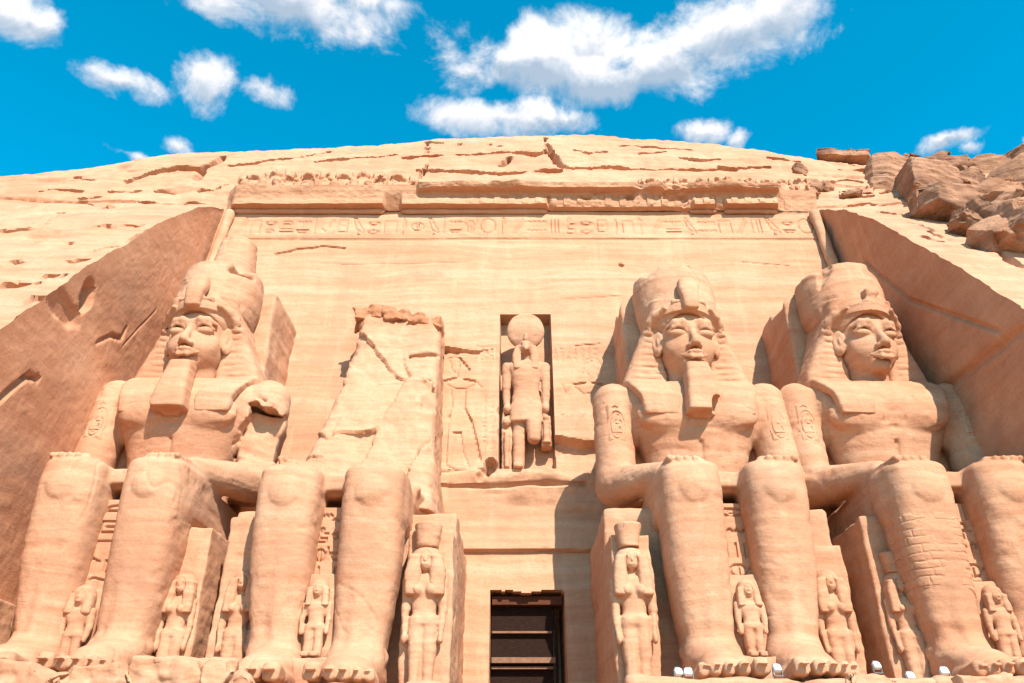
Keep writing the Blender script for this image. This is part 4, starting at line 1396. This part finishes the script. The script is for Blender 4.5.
    th = part('throne', sculpt_block((-tl, 2.75, -.1), (tr, 11.5, 6.55), .11, .08, [((0, 1.0, 3), (.1, .1, .1), None)]), M_STATUE, root, off, sd + 7, big=.07, small=.03, strata=.04)
    pn = link_mesh('inscription', glyph_panel(1.5, 6.2, sd, .10), M_STATUE, th, (-.75, 1.3, .1))

    # masonry repair on the shin of the rightmost colossus
    if C['crown'] == 'ragged':
        S = Sculpt((-2.9, -.3, 1.8), (-.1, 2.9, 6.1), .032)
        s = -1
        S.loft(LEG(s), 3.4, .05, rnd=.34)
        S.f -= .02
        S.cut(lambda X, Y, Z: np.maximum(np.maximum(Z - 5.6 - .45 * fbm(X * 2, Y * 2, Z * 0, 2, 1), 3.0 + .5 * fbm(X * 1.3, Y * 1.3, Z * 0, 2, 2) - Z), Y - 1.6))
        
        def mort(X, Y, Z):
            zz = Z + .10 * fbm(X * 1.1, Y * 1.1, Z * 1.4, 3, 77)
            i = np.floor((zz - 2.6) / .27)
            a = np.abs((zz - 2.6) / .27 - i - 0.0) * .27
            a = np.minimum(a, .27 - a)
            ang = np.arctan2(X + 1.45, 1.4 - Y) * 1.15 + .37 * (i % 2) + .2 * np.sin(i * 5.1)
            b = np.abs(ang / .75 - np.round(ang / .75)) * .75
            return np.minimum(a, b) - .022 + .02 * fbm(X * 2, Y * 2, Z * 2, 2, 78)
        g = mort(S.ax[0][:, None, None], S.ax[1][None, :, None], S.ax[2][None, None, :])
        # mortar joints: sink the surface there
        S.f = np.where(np.broadcast_to(g, S.f.shape) < 0, S.f + .026, S.f).astype(np.float32)
        o = part('masonry_patch', S.polygonize(), M_STATUE, root, off, sd + 9, big=.06, small=.012, strata=.0)
        o['label'] = 'courses of small repair blocks on the shin'

# ------------------------------------------------------------------ plinths
def noisy_block(lo, hi, h, seed, subs=(), rnd=.08, mat=M_STATUE, noise=(.18, .7), **kw):
    lo = np.array(lo, float); hi = np.array(hi, float)
    v, q = sculpt_block(lo, hi, h, rnd, subs, noise)
    v = weather(v, q, seed=seed, **kw)
    return v, q


def add_block(name, lo, hi, h, seed, label, cat, mat=M_STATUE, group=None, subs=(), **kw):
    base = Vector(((lo[0] + hi[0]) / 2, (lo[1] + hi[1]) / 2, lo[2]))
    v, q = noisy_block(lo, hi, h, seed, subs, **kw)
    o = link_mesh(name, mesh_from(v - np.array(base), q, name), mat, None, base)
    return tag(o, label, cat, group)


add_block('plinth', (-19.6, 24.15, 0), (-11.0, 36, SOLE + .14 - .04), .13, 301, 'long plinth, worn and sand-covered, under the leftmost colossus', 'plinth', big=.12, small=.05, strata=.06, chip=.2)
add_block('plinth', (-10.97, 24.15, 0), (-2.55, 36, SOLE - .19), .13, 302, 'worn plinth under the ruined headless colossus', 'plinth', big=.12, small=.05, strata=.06, chip=.2)
add_block('plinth', (2.7, 24.15, 0), (11.25, 36, SOLE - .04), .13, 303, 'worn plinth under the colossus with the chipped beard', 'plinth', big=.10, small=.05, strata=.06, chip=.2)
add_block('plinth', (11.3, 24.15, 0), (19.4, 36, SOLE - .04), .13, 304, 'worn plinth under the rightmost beardless colossus', 'plinth', big=.10, small=.05, strata=.06, chip=.2)
add_block('stone_ledge', (-20.3, 28.6, SOLE - 1), (-18.45, 34, SOLE + 3.15), .08, 305, 'low stepped stone ledge at the foot of the left side wall', 'ledge', big=.06, small=.03, strata=.05,
          subs=[((-19.3, 28.5, SOLE + 1.9), (1.2, .35, .28), None), ((-19.3, 28.5, SOLE + 1.15), (1.2, .25, .10), None)])


# ------------------------------------------------------------------ statuettes beside and between the legs
def sculpt_queen(stride=.0, crown=True):
    S = Sculpt((-1.0, -1.0, -.1), (1.0, .9, 5.7), .042)
    # body and long dress, left arm hanging, right arm bent
    for s in (-1, 1):
        S.loft([(0, s * .24, -.05 - .1 * (s < 0), .22, .26), (.6, s * .24, -.05 - .08 * (s < 0), .23, .24), (1.5, s * .25, -.05, .29, .30), (2.3, s * .24, 0, .34, .36)], 2.3, .1, rnd=.08)
        S.box((s * .25, -.35, .1), (.2, .4, .12), .08, .05)
        S.caps((s * .66, 0, 3.45), (s * .70, -.05, 2.5), .19, .16, .08)
        S.caps((s * .70, -.05, 2.5), (s * .66, -.16, 1.75), .15, .11, .05)
        S.ell((s * .66, -.2, 1.6), (.12, .16, .2), .05)
        S.ell((s * .27, -.34, 3.12), (.2, .2, .2), .08)
    S.loft([(2.0, 0, 0, .52, .36), (2.5, 0, 0, .44, .32), (3.1, 0, 0, .55, .36), (3.5, 0, 0, .66, .34), (3.68, 0, .02, .5, .28)], 2.4, .12, rnd=.1)
    S.caps((0, .0, 3.6), (0, -.02, 4.0), .2, .2, .08)
    # face
    S.ell((0, -.08, 4.18), (.31, .36, .42), .06)
    S.ell((0, -.28, 3.96), (.2, .16, .16), .1)
    S.caps((0, -.40, 4.25), (0, -.46, 4.1), .04, .055, .05)
    for s in (-1, 1):
        S.ell((s * .13, -.47, 4.26), (.11, .08, .05), .04, 'sub')
        S.ell((s * .13, -.38, 4.255), (.08, .055, .04), .01)
    S.caps((-.1, -.43, 3.97), (.1, -.43, 3.97), .035, None, .03)
    return S.polygonize()


def sculpt_wig():
    S = Sculpt((-1.0, -1.0, 2.9), (1.0, .9, 4.9), .042)
    S.ell((0, .1, 4.3), (.55, .5, .42), .05)
    S.loft([(2.95, 0, .12, .74, .42), (3.7, 0, .12, .70, .44), (4.3, 0, .08, .58, .44)], 3, .1, rnd=.1)
    for s in (-1, 1):
        S.loft([(2.95, s * .46, -.24, .27, .24), (3.8, s * .46, -.2, .27, .26), (4.3, s * .40, -.12, .22, .30)], 3, .08, rnd=.06)
    S.ell((0, -.55, 4.08), (.25, .42, .36), .06, 'sub')
    S.box((0, -.6, 3.3), (.17, .42, .7), .08, .05, 'sub')
    return S.polygonize()


def sculpt_modius():
    S = Sculpt((-.8, -.8, 4.5), (.8, .9, 5.7), .042)
    S.loft([(4.6, 0, .05, .42, .42), (5.0, 0, .05, .46, .44), (5.45, 0, .05, .52, .48)], 2.4, .03, rnd=.06)
    for a in range(0, 360, 30):
        x, y = .53 * math.cos(R(a)), .05 + .5 * math.sin(R(a))
        S.caps((x, y, 4.75), (x * 1.06, y * 1.06, 5.4), .04, None, .03, 'sub')
    return S.polygonize()


def sculpt_child():
    """small standing royal child with side lock and long wig, arms at the sides"""
    S = Sculpt((-.8, -.7, -.1), (.8, .7, 2.6), .036)
    for s in (-1, 1):
        S.loft([(0, s * .17, 0, .15, .18), (.6, s * .17, 0, .18, .2), (1.0, s * .16, 0, .2, .22)], 2.3, .06, rnd=.05)
        S.box((s * .17, -.2, .07), (.14, .26, .08), .05, .04)
        S.caps((s * .43, 0, 1.62), (s * .47, -.04, 1.15), .13, .11, .05)
        S.caps((s * .47, -.04, 1.15), (s * .44, -.12, .75), .105, .08, .04)
    S.loft([(.85, 0, 0, .34, .24), (1.2, 0, 0, .29, .22), (1.6, 0, 0, .42, .24), (1.74, 0, 0, .34, .2)], 2.4, .08, rnd=.07)
    S.caps((0, 0, 1.7), (0, 0, 1.9), .14, .14, .05)
    S.ell((0, -.06, 2.06), (.23, .26, .29), .05)
    S.caps((0, -.3, 2.12), (0, -.33, 2.03), .03, .04, .04)
    for s in (-1, 1):
        S.ell((s * .09, -.33, 2.12), (.08, .06, .04), .03, 'sub')
    S.caps((-.07, -.31, 1.93), (.07, -.31, 1.93), .026, None, .02)
    return S.polygonize()


def sculpt_child_wig():
    S = Sculpt((-.8, -.7, 1.4), (.8, .7, 2.7), .036)
    S.ell((0, .06, 2.18), (.36, .34, .3), .05)
    S.loft([(1.58, 0, .1, .42, .26), (2.1, 0, .1, .38, .3)], 3, .08, rnd=.06)
    for s in (-1, 1):
        S.loft([(1.55, s * .3, -.14, .15, .14), (2.15, s * .28, -.06, .13, .18)], 3, .05, rnd=.04)
    S.ell((0, -.38, 2.02), (.18, .26, .26), .05, 'sub')
    return S.polygonize()


QB, QW, QM = sculpt_queen(), sculpt_wig(), sculpt_modius()
CB, CW = sculpt_child(), sculpt_child_wig()


def statuette(kind, x, y, z, sc, label, seed, slab=None, plinth=None, rz=0.0, modius=True, sx=.9):
    """a small figure; slab = (x0, x1, y0, y1, ztop) relative to its feet in metres"""
    root = empty('queen_statuette' if kind == 'queen' else 'child_statuette', (x, y, z), label, 'statuette', 'small figures round the legs of the colossi')
    off = (x, y, z)

    def pt(nm, vq, **kw):
        v, q = vq
        v = v * np.array([sc * sx, sc, sc])
        c, s_ = math.cos(rz), math.sin(rz)
        v = np.stack([v[:, 0] * c - v[:, 1] * s_, v[:, 0] * s_ + v[:, 1] * c, v[:, 2]], 1)
        v = weather(v, q, off, seed=seed, **kw)
        return link_mesh(nm, mesh_from(v, q, nm), M_STATUE, root)
    kw = dict(big=.05, small=.03, strata=.03)
    if kind == 'queen':
        pt('figure', QB, **kw); pt('wig', QW, **kw)
        if modius:
            pt('crown', QM, **kw)
    else:
        pt('figure', CB, **kw); pt('wig', CW, **kw)
    if slab:
        x0, x1, y0, y1, zt = slab
        v, q = sculpt_block((x0, y0, -.05), (x1, y1, zt), .07, .06)
        v = weather(v, q, off, seed=seed + 3, big=.06, small=.03, strata=.03)
        link_mesh('back_pillar', mesh_from(v, q, 'back_pillar'), M_STATUE, root)
    if plinth:
        a, b = plinth
        v, q = sculpt_block((-a, -.45, -b), (a, .5, 0), .05, .05)
        v = weather(v, q, off, seed=seed + 4, big=.04, small=.03, strata=.03)
        link_mesh('base', mesh_from(v, q, 'base'), M_STATUE, root)
    return root


S1, S2, S3, S4 = [c['x'] for c in COLOSSI]
Z1 = SOLE + .14
statuette('child', S1 - .15, YB + .9, Z1 + .55, 1.05, 'small eroded figure between the legs of the leftmost colossus', 401, slab=(-.5, .5, .2, 1.6, 2.5), plinth=(.5, .6))
statuette('queen', S1 + 2.75, YB + 1.8, Z1, .80, 'female figure on a tall slab beside the outer leg of the broken-armed colossus', 402, slab=(-1.2, .62, .1, 3.4, 5.5), modius=False)
statuette('queen', S2 - 2.95, YB + 1.9, SOLE, .86, 'narrow figure wedged left of the legs of the headless colossus', 403, slab=(-.95, .8, .1, 3.0, 6.0), modius=False)
statuette('child', S2 - .05, YB + .75, SOLE + .95, 1.02, 'small figure on a block between the legs of the headless colossus', 404, slab=(-.62, .62, .2, 1.8, 2.75), plinth=(.62, 1.0))
statuette('queen', S2 + 3.45, YB + 1.2, SOLE, 1.0, 'crowned queen standing at the right leg of the headless colossus, left of the doorway', 405, slab=(-.75, .92, .15, 3.0, 5.35))
statuette('queen', S3 - 3.75, YB + 1.2, SOLE, 1.0, 'crowned queen standing at the outer leg of the bearded colossus, right of the doorway', 406, slab=(-.68, .8, .2, 3.0, 5.2))
statuette('child', S3 + .0, YB + .75, SOLE + .95, 1.02, 'small figure on a block between the legs of the chipped-beard colossus', 407, slab=(-.62, .62, .2, 1.8, 2.75), plinth=(.62, 1.0))
statuette('queen', S3 + 3.2, YB + 1.9, SOLE, .86, 'sunlit figure half hidden behind the right leg of the chipped-beard colossus', 408, slab=(-.95, .8, .1, 3.0, 5.0), modius=False)
statuette('queen', S4 - 2.55, YB + 1.7, SOLE, .84, 'slim figure on a slab beside the masonry-patched shin of the beardless colossus', 409, slab=(-.78, 1.2, .1, 3.0, 5.95))
statuette('child', S4 + .1, YB + .75, SOLE + .75, 1.02, 'small figure between the legs of the rightmost beardless colossus', 410, slab=(-.55, .55, .2, 1.8, 2.7), plinth=(.5, .8))


# ------------------------------------------------------------------ falcon-headed god in the niche
def build_god():
    nx = (NX0 + NX1) / 2
    y0 = fy(NZ0) + .42
    hgt = NZ1 - NZ0
    root = empty('falcon_god_statue', (nx, y0, NZ0), 'falcon-headed god with large sun disk standing in the niche above the doorway', 'statue')
    k = 8.9 / 8.9
    off = (nx, y0, NZ0)
    S = Sculpt((-1.3, -1.0, -.1), (1.3, 1.2, 7.4), .042)
    # advancing legs (left one in front), kilt, torso, arms held down
    S.loft([(0, -.42, .15, .26, .34), (1.0, -.40, .2, .30, .36), (1.9, -.38, .2, .34, .38), (2.9, -.34, .2, .42, .42)], 2.3, .05, rnd=.1)
    S.loft([(1.4, .36, -.2, .27, .32), (2.0, .36, -.18, .34, .36), (2.9, .32, -.05, .42, .42)], 2.3, .05, rnd=.15)
    S.box((-.42, -.15, .1), (.24, .55, .14), .08, .05)
    S.loft([(2.5, 0, .05, .86, .52), (3.2, 0, .05, .82, .50), (4.0, 0, .05, .70, .44)], 2.6, .05, rnd=.08)
    S.loft([(3.9, 0, .05, .68, .42), (4.5, 0, .05, .66, .40), (5.3, 0, .02, .82, .46), (5.85, 0, .05, .95, .42), (6.1, 0, .08, .7, .34)], 2.4, .1, rnd=.12)
    for s in (-1, 1):
        S.caps((s * 1.0, .05, 5.75), (s * 1.02, .05, 4.5), .24, .21, .1)
        S.caps((s * 1.02, .05, 4.5), (s * .98, -.08, 3.45), .20, .16, .06)
        S.ell((s * .98, -.14, 3.25), (.17, .22, .24), .05)
    v, q = S.polygonize()
    link_mesh('figure', mesh_from(weather(v, q, off, seed=501, big=.04, small=.03, strata=.02), q), M_STATUE, root)
    S = Sculpt((-1.0, -1.1, 5.2), (1.0, 1.0, 7.6), .042)
    S.ell((0, -.05, 6.75), (.40, .50, .46), .05)
    S.caps((0, -.35, 6.75), (0, -.72, 6.42), .22, .07, .1)       # beak
    for s in (-1, 1):
        S.ell((s * .25, -.42, 6.85), (.09, .09, .08), .04, 'sub')
        S.loft([(5.45, s * .42, -.28, .20, .16), (6.3, s * .46, -.1, .24, .28), (6.9, s * .36, .05, .2, .34)], 3, .08, rnd=.05)
    S.loft([(5.7, 0, .2, .62, .34), (6.8, 0, .2, .52, .4)], 3, .1, rnd=.08)
    v, q = S.polygonize()
    link_mesh('falcon_head', mesh_from(weather(v, q, off, seed=502, big=.03, small=.025, strata=.02), q), M_STATUE, root)
    S = Sculpt((-1.4, -.9, 6.6), (1.4, 1.0, 9.4), .05)
    S.ell((0, .1, 7.95), (1.0, .42, 1.12), .05)
    S.ell((0, .2, 7.95), (.9, .55, 1.0), .05)
    S.chain([(0, -.2, 7.0), (0, -.35, 7.2), (0, -.38, 7.45)], [.14, .13, .09], .05)
    v, q = S.polygonize()
    link_mesh('sun_disk', mesh_from(weather(v, q, off, seed=503, big=.03, small=.02, strata=.02), q), M_STATUE, root)
    # the sceptre block and the little goddess under his hands
    for s, nm in ((-1, 'sceptre_block'), (1, 'goddess_block')):
        S = Sculpt((-.6, -.8, -.1), (.6, 1.0, 3.4), .042)
        S.box((0, .25, 1.45 if s < 0 else 2.1), (.26, .36, 1.5 if s < 0 else .85), .06, .05)
        if s < 0:
            S.loft([(.1, 0, -.15, .17, .16), (2.0, 0, -.15, .14, .14)], 2.3, .05, rnd=.05)
            S.ell((0, -.2, 2.5), (.2, .2, .25), .05)
        else:
            S.ell((0, -.18, 2.75), (.17, .2, .2), .05)
            S.loft([(1.4, 0, -.12, .22, .2), (2.1, 0, -.12, .16, .16), (2.6, 0, -.12, .2, .18)], 2.3, .05, rnd=.05)
        v, q = S.polygonize()
        v = weather(v, q, off, seed=510 + s, big=.04, small=.03, strata=.03, chip=.05) + np.array([s * .98, 0, 0])
        link_mesh(nm, mesh_from(v, q), M_STATUE, root)


build_god()


# ------------------------------------------------------------------ baboon frieze above the cornice
def sculpt_baboon(seed):
    S = Sculpt((-.9, -.8, -.05), (.9, .9, 2.1), .05)
    S.box((0, .55, .9), (.8, .3, .9), .1, .05, noise=(.15, 1.2))            # rock the row is cut from
    S.loft([(0, 0, .15, .56, .55), (.5, 0, .2, .54, .50), (1.0, 0, .26, .46, .40), (1.3, 0, .3, .36, .32)], 2.3, .1, rnd=.15)
    S.ell((0, .2, 1.52), (.36, .32, .32), .08)
    S.caps((0, .05, 1.55), (0, -.1, 1.5), .18, .14, .08)
    for s in (-1, 1):
        S.caps((s * .42, .15, 1.05), (s * .60, .12, 1.35), .15, .12, .05)
        S.caps((s * .60, .12, 1.3), (s * .54, .16, 1.72), .12, .10, .05)
        S.caps((s * .36, .0, .3), (s * .34, -.32, .62), .24, .19, .05)
        S.caps((s * .34, -.32, .6), (s * .34, -.42, .05), .18, .16, .04)
        S.ell((s * .12, -.06, 1.64), (.06, .06, .05), .02, 'sub')
    v, q = S.polygonize()
    return weather(v, q, (seed * 7, 0, 0), big=.10, small=.05, strata=.04, seed=seed, chip=.14), q


BAB = [mesh_from(*sculpt_baboon(600 + i), 'baboon') for i in range(5)]
for b in BAB:
    b.materials.append(M_STATUE)
order = ['first', 'second', 'third', 'fourth', 'fifth', 'sixth', 'seventh', 'eighth', 'ninth', 'tenth']
rng = random.Random(9)
for pa, pb, n, dz, sc, where in ((254, 398, 9, 0, 1.15, 'left stretch of the frieze'), (436, 503, 4, .1, .62, 'ruined middle stretch of the frieze'), (652, 800, 10, .0, .86, 'right stretch of the frieze')):
    for i in range(n):
        px = pa + (pb - pa) * i / (n - 1)
        y = fy(ZT) - .05 + rng.uniform(-.05, .1) + .15
        d = ray(px, 186 if pa < 600 else 184)
        x = CAMX + d[0] * y / d[1]
        o = bpy.data.objects.new('baboon', BAB[(i * 2 + n) % 5])
        col.objects.link(o)
        o.location = (x, y, ZT + 1.32 + dz)
        o.scale = (sc * rng.uniform(1.1, 1.3), sc, sc * rng.uniform(.85, 1.08))
        o.rotation_euler = (0, 0, rng.uniform(-.2, .2))
        tag(o, 'weathered seated baboon carving, %s from the left in the %s' % (order[i], where), 'carving', 'baboon frieze')


# ------------------------------------------------------------------ boulders and fallen stone
def boulder(seed, sx, sy, sz, strat=.15, rnd=.16, h=None):
    m = max(sx, sy, sz)
    h = h or m / 34
    S = Sculpt((-sx - .4, -sy - .4, -sz - .4), (sx + .4, sy + .4, sz + .4), h)
    S.box((0, 0, 0), (sx, sy, sz), min(sx, sy, sz) * rnd, 0, noise=(.22 * min(1, m), .9 / m * 1.6))
    rg = random.Random(seed)
    for k in range(7):                                   # broken-off corners and edges
        a = [rg.choice((-1, 1)) * rg.uniform(.75, 1.1) for _ in range(3)]
        S.box((a[0] * sx, a[1] * sy, a[2] * sz), (sx * .45, sy * .45, sz * .45), .03, .03, 'sub', (rg.uniform(0, 1.5), rg.uniform(0, 1.5), rg.uniform(0, 1.5)), (.15 * min(1, m), 1.2 / m))
    v, q = S.polygonize()
    for k in range(11):
        n = np.array([rg.gauss(0, 1) for _ in range(3)]); n /= np.linalg.norm(n)
        t = v @ n
        lim = t.max() * rg.uniform(.62, .88)
        v = v - np.clip(t - lim, 0, None)[:, None] * n[None, :] * .96
    v = weather(v, q, (seed * 3.1, seed * 1.7, 0), big=.07 * min(m, 1.6), small=.05, strata=strat * min(1, m * .5), seed=seed, chip=.06, crack=.10 * min(1, m))
    return v, q


def cliff_point(px, py, lift=0.0):
    """where the line of sight meets the sloping rock right of the recess"""
    d = ray(px, py)
    for t in np.linspace(25, 75, 1200):
        y, z = d[1] * t, CAMZ + d[2] * t
        x = CAMX + d[0] * t
        if z < ZT:
            ys = np.interp(z, PROF_LOW[:, 1], PROF_LOW[:, 0])
        else:
            hs = float(hsky(x))
            ys = np.interp(z, [33.2, 35.6, hs], [38.5, 40.3, 45.5])
        if y >= ys - lift:
            return np.array([x, y, z])
    return np.array([x, 45.5, z])


BOULDERS = [  # px, py, half sizes, tilt, label
    (884, 182, 1.25, 1.2, 2.4, (0, .35, .2), 'dark rounded boulder at the left end of the rock pile on the cliff'),
    (897, 178, .75, 1.0, 2.3, (0, .8, .1), 'thin leaning slab behind the pale chip in the rock pile'),
    (908, 183, .95, 1.3, 2.7, (0, .85, .1), 'long pale slab leaning left in the rock pile'),
    (925, 176, .9, 1.3, 2.5, (0, .95, .1), 'upper leaning slab just under the skyline of the rock pile'),
    (930, 198, 2.3, 1.9, 1.8, (.1, .5, .2), 'big wedge-shaped boulder in the middle of the rock pile'),
    (948, 176, 2.4, 1.5, .8, (0, -.1, .1), 'flat sunlit capping rock on the skyline of the rock pile'),
    (960, 188, 1.15, 1.3, 1.3, (.2, .1, .4), 'square dark-faced boulder above the wedge-shaped one'),
    (952, 212, 2.2, 1.6, 1.2, (0, .55, 0), 'low shaded boulder under the big wedge in the rock pile'),
    (985, 178, 2.6, 1.6, 1.1, (0, -.25, .1), 'broad bedded rock rising to the right skyline'),
    (985, 205, 2.6, 1.6, 1.15, (0, -.62, .1), 'long bedded boulder sloping up to the right, dark beneath'),
    (1012, 188, 2.6, 1.8, 1.5, (0, -.5, .1), 'layered rock mass at the right edge of the photo, below the skyline'),
    (1022, 170, 2.2, 1.8, 1.3, (0, -.4, .1), 'highest rock at the right edge on the skyline'),
    (975, 224, 1.0, 1.0, .7, (0, .3, .3), 'small blocky boulder low in the shaded cleft'),
    (990, 222, .6, .8, 1.2, (0, .2, .2), 'upright finger of rock in the shaded cleft'),
    (1015, 226, 2.0, 1.6, 1.6, (.1, -.2, .3), 'rounded tan boulder at the right edge, lower part of the pile'),
    (1032, 240, 1.6, 1.5, 1.5, (.1, .3, .3), 'lowest boulder of the pile at the right edge'),
    (1000, 236, 1.4, 1.2, 1.0, (0, -.3, .2), 'shaded boulder wedged under the layered rock at the right'),
    (968, 226, .8, .8, .6, (.1, .5, .2), 'small brown boulder at the lower edge of the rock pile'),
    (1045, 205, 2.4, 1.8, 2.2, (.1, -.3, .3), 'bulky boulder cut by the right edge of the picture'),
]
for i, (px, py, sx, sy, sz, rot, lab) in enumerate(BOULDERS):
    p = cliff_point(px, py, .25)
    v, q = boulder(700 + i, sx, sy, sz)
    o = link_mesh('boulder', mesh_from(v, q, 'boulder', True, 32), M_DARK, None, Vector(p))
    o.rotation_euler = rot
    tag(o, lab, 'boulder', 'boulders piled on the cliff')

STONES = [
    (803, 176, .9, .6, .35, (0, .5, .2), M_DARK, 'tilted dark stone at the right end of the baboon frieze'),
    (815, 188, .7, .5, .45, (0, .3, .4), M_DARK, 'rounded brown stone below the right end of the baboon frieze'),
    (806, 193, .8, .4, .22, (0, .1, .1), M_DARK, 'flat dark stone lying above the right end of the torus'),
    (826, 189, .5, .4, .45, (0, .6, .3), M_DARK, 'small stone between the frieze stones and the rock pile'),
    (852, 195, .8, .4, .25, (0, -.1, .1), M_DARK, 'little slab lying at the top of the right side wall'),
    (866, 192, .5, .4, .3, (0, .1, .5), M_CLIFF, 'pale small stone beside the left end of the rock pile'),
    (845, 161, 2.4, 1.0, .38, (0, .12, 0), M_DARK, 'long dark rock lying on the saddle of the skyline'),
]
for i, (px, py, sx, sy, sz, rot, mt, lab) in enumerate(STONES):
    p = cliff_point(px, py, .2)
    v, q = boulder(760 + i, sx, sy, sz)
    o = link_mesh('loose_stone', mesh_from(v, q, 'loose_stone'), mt, None, Vector(p))
    o.rotation_euler = rot
    tag(o, lab, 'stone', 'loose stones on the cliff')


def at_depth(px, py, y):
    d = ray(px, py)
    return np.array([CAMX + d[0] * y / d[1], y, CAMZ + d[2] * y / d[1]])


RUBBLE = [  # px, py (centre), y, half sizes, rot
    (22, 681, 23.7, 1.0, .4, .45, (0, .03, .05), 'squared broken block at the far left lower corner'),
    (95, 684, 23.5, 1.3, .45, .42, (0, -.04, .1), 'broad low slab of rubble under the leftmost colossus'),
    (165, 678, 23.6, 1.2, .45, .48, (.05, .04, -.05), 'sandy rubble block in front of the slab figure'),
    (213, 679, 23.5, .55, .45, .55, (0, .12, .2), 'pale rubble block just left of the headless colossus foot'),
    (243, 688, 23.2, .4, .35, .35, (.2, .5, .1), 'small tilted rubble stone between the two left plinths'),
    (868, 690, 23.6, .9, .4, .35, (0, .1, .1), 'rubble stone under the slim figure on the right'),
    (985, 690, 23.4, 1.0, .4, .32, (0, -.06, .1), 'rubble block below the toes of the rightmost colossus'),
]
for i, (px, py, y, sx, sy, sz, rot, lab) in enumerate(RUBBLE):
    v, q = boulder(800 + i, sx, sy, sz, .05, .12, .05)
    o = link_mesh('rubble_block', mesh_from(v, q, 'rubble_block'), M_STATUE, None, Vector(at_depth(px, py, y)))
    o.rotation_euler = rot
    tag(o, lab, 'rubble', 'rubble on the plinth edge')


# ------------------------------------------------------------------ white floodlights on the plinths
def floodlight(px, py, y, rz, label):
    p = at_depth(px, py, y)
    root = empty('floodlight', Vector(p), label, 'floodlight', 'floodlights at the feet of the colossi', rz)
    S = Sculpt((-.3, -.3, -.1), (.3, .3, .5), .02)
    S.box((0, 0, .2), (.115, .08, .095), .035, 0, rot=(-.5, 0, 0))
    v, q = S.polygonize()
    link_mesh('housing', mesh_from(v, q), M_WHITE, root)
    link_mesh('bracket', boxes_mesh([((-.145, -.03, 0), (-.125, .03, .23)), ((.125, -.03, 0), (.145, .03, .23)), ((-.145, -.06, -.01), (.145, .06, .012))]), M_METAL, root)
    S = Sculpt((-.3, -.3, -.1), (.3, .3, .5), .02)
    S.box((0, .035, .27), (.085, .06, .06), .01, 0, rot=(-.5, 0, 0))
    v, q = S.polygonize()
    link_mesh('lens', mesh_from(v, q), M_GLASS, root)


floodlight(679, 680, 24.4, .3, 'white floodlight at the little toe of the bearded colossus, left one of its pair')
floodlight(689, 680, 24.35, -.2, 'white floodlight touching the toes of the bearded colossus, right one of its pair')
floodlight(778, 676, 24.6, .2, 'white floodlight beside the inner big toe of the bearded colossus')
floodlight(912, 684, 24.5, .1, 'white floodlight at the foot of the slim figure, left of the last colossus')
floodlight(946, 679, 24.6, -.1, 'white floodlight below the little toe of the rightmost colossus')
floodlight(878, 673, 25.6, .2, 'small white floodlight beneath the slim slab figure')
print('objects', len(bpy.data.objects))
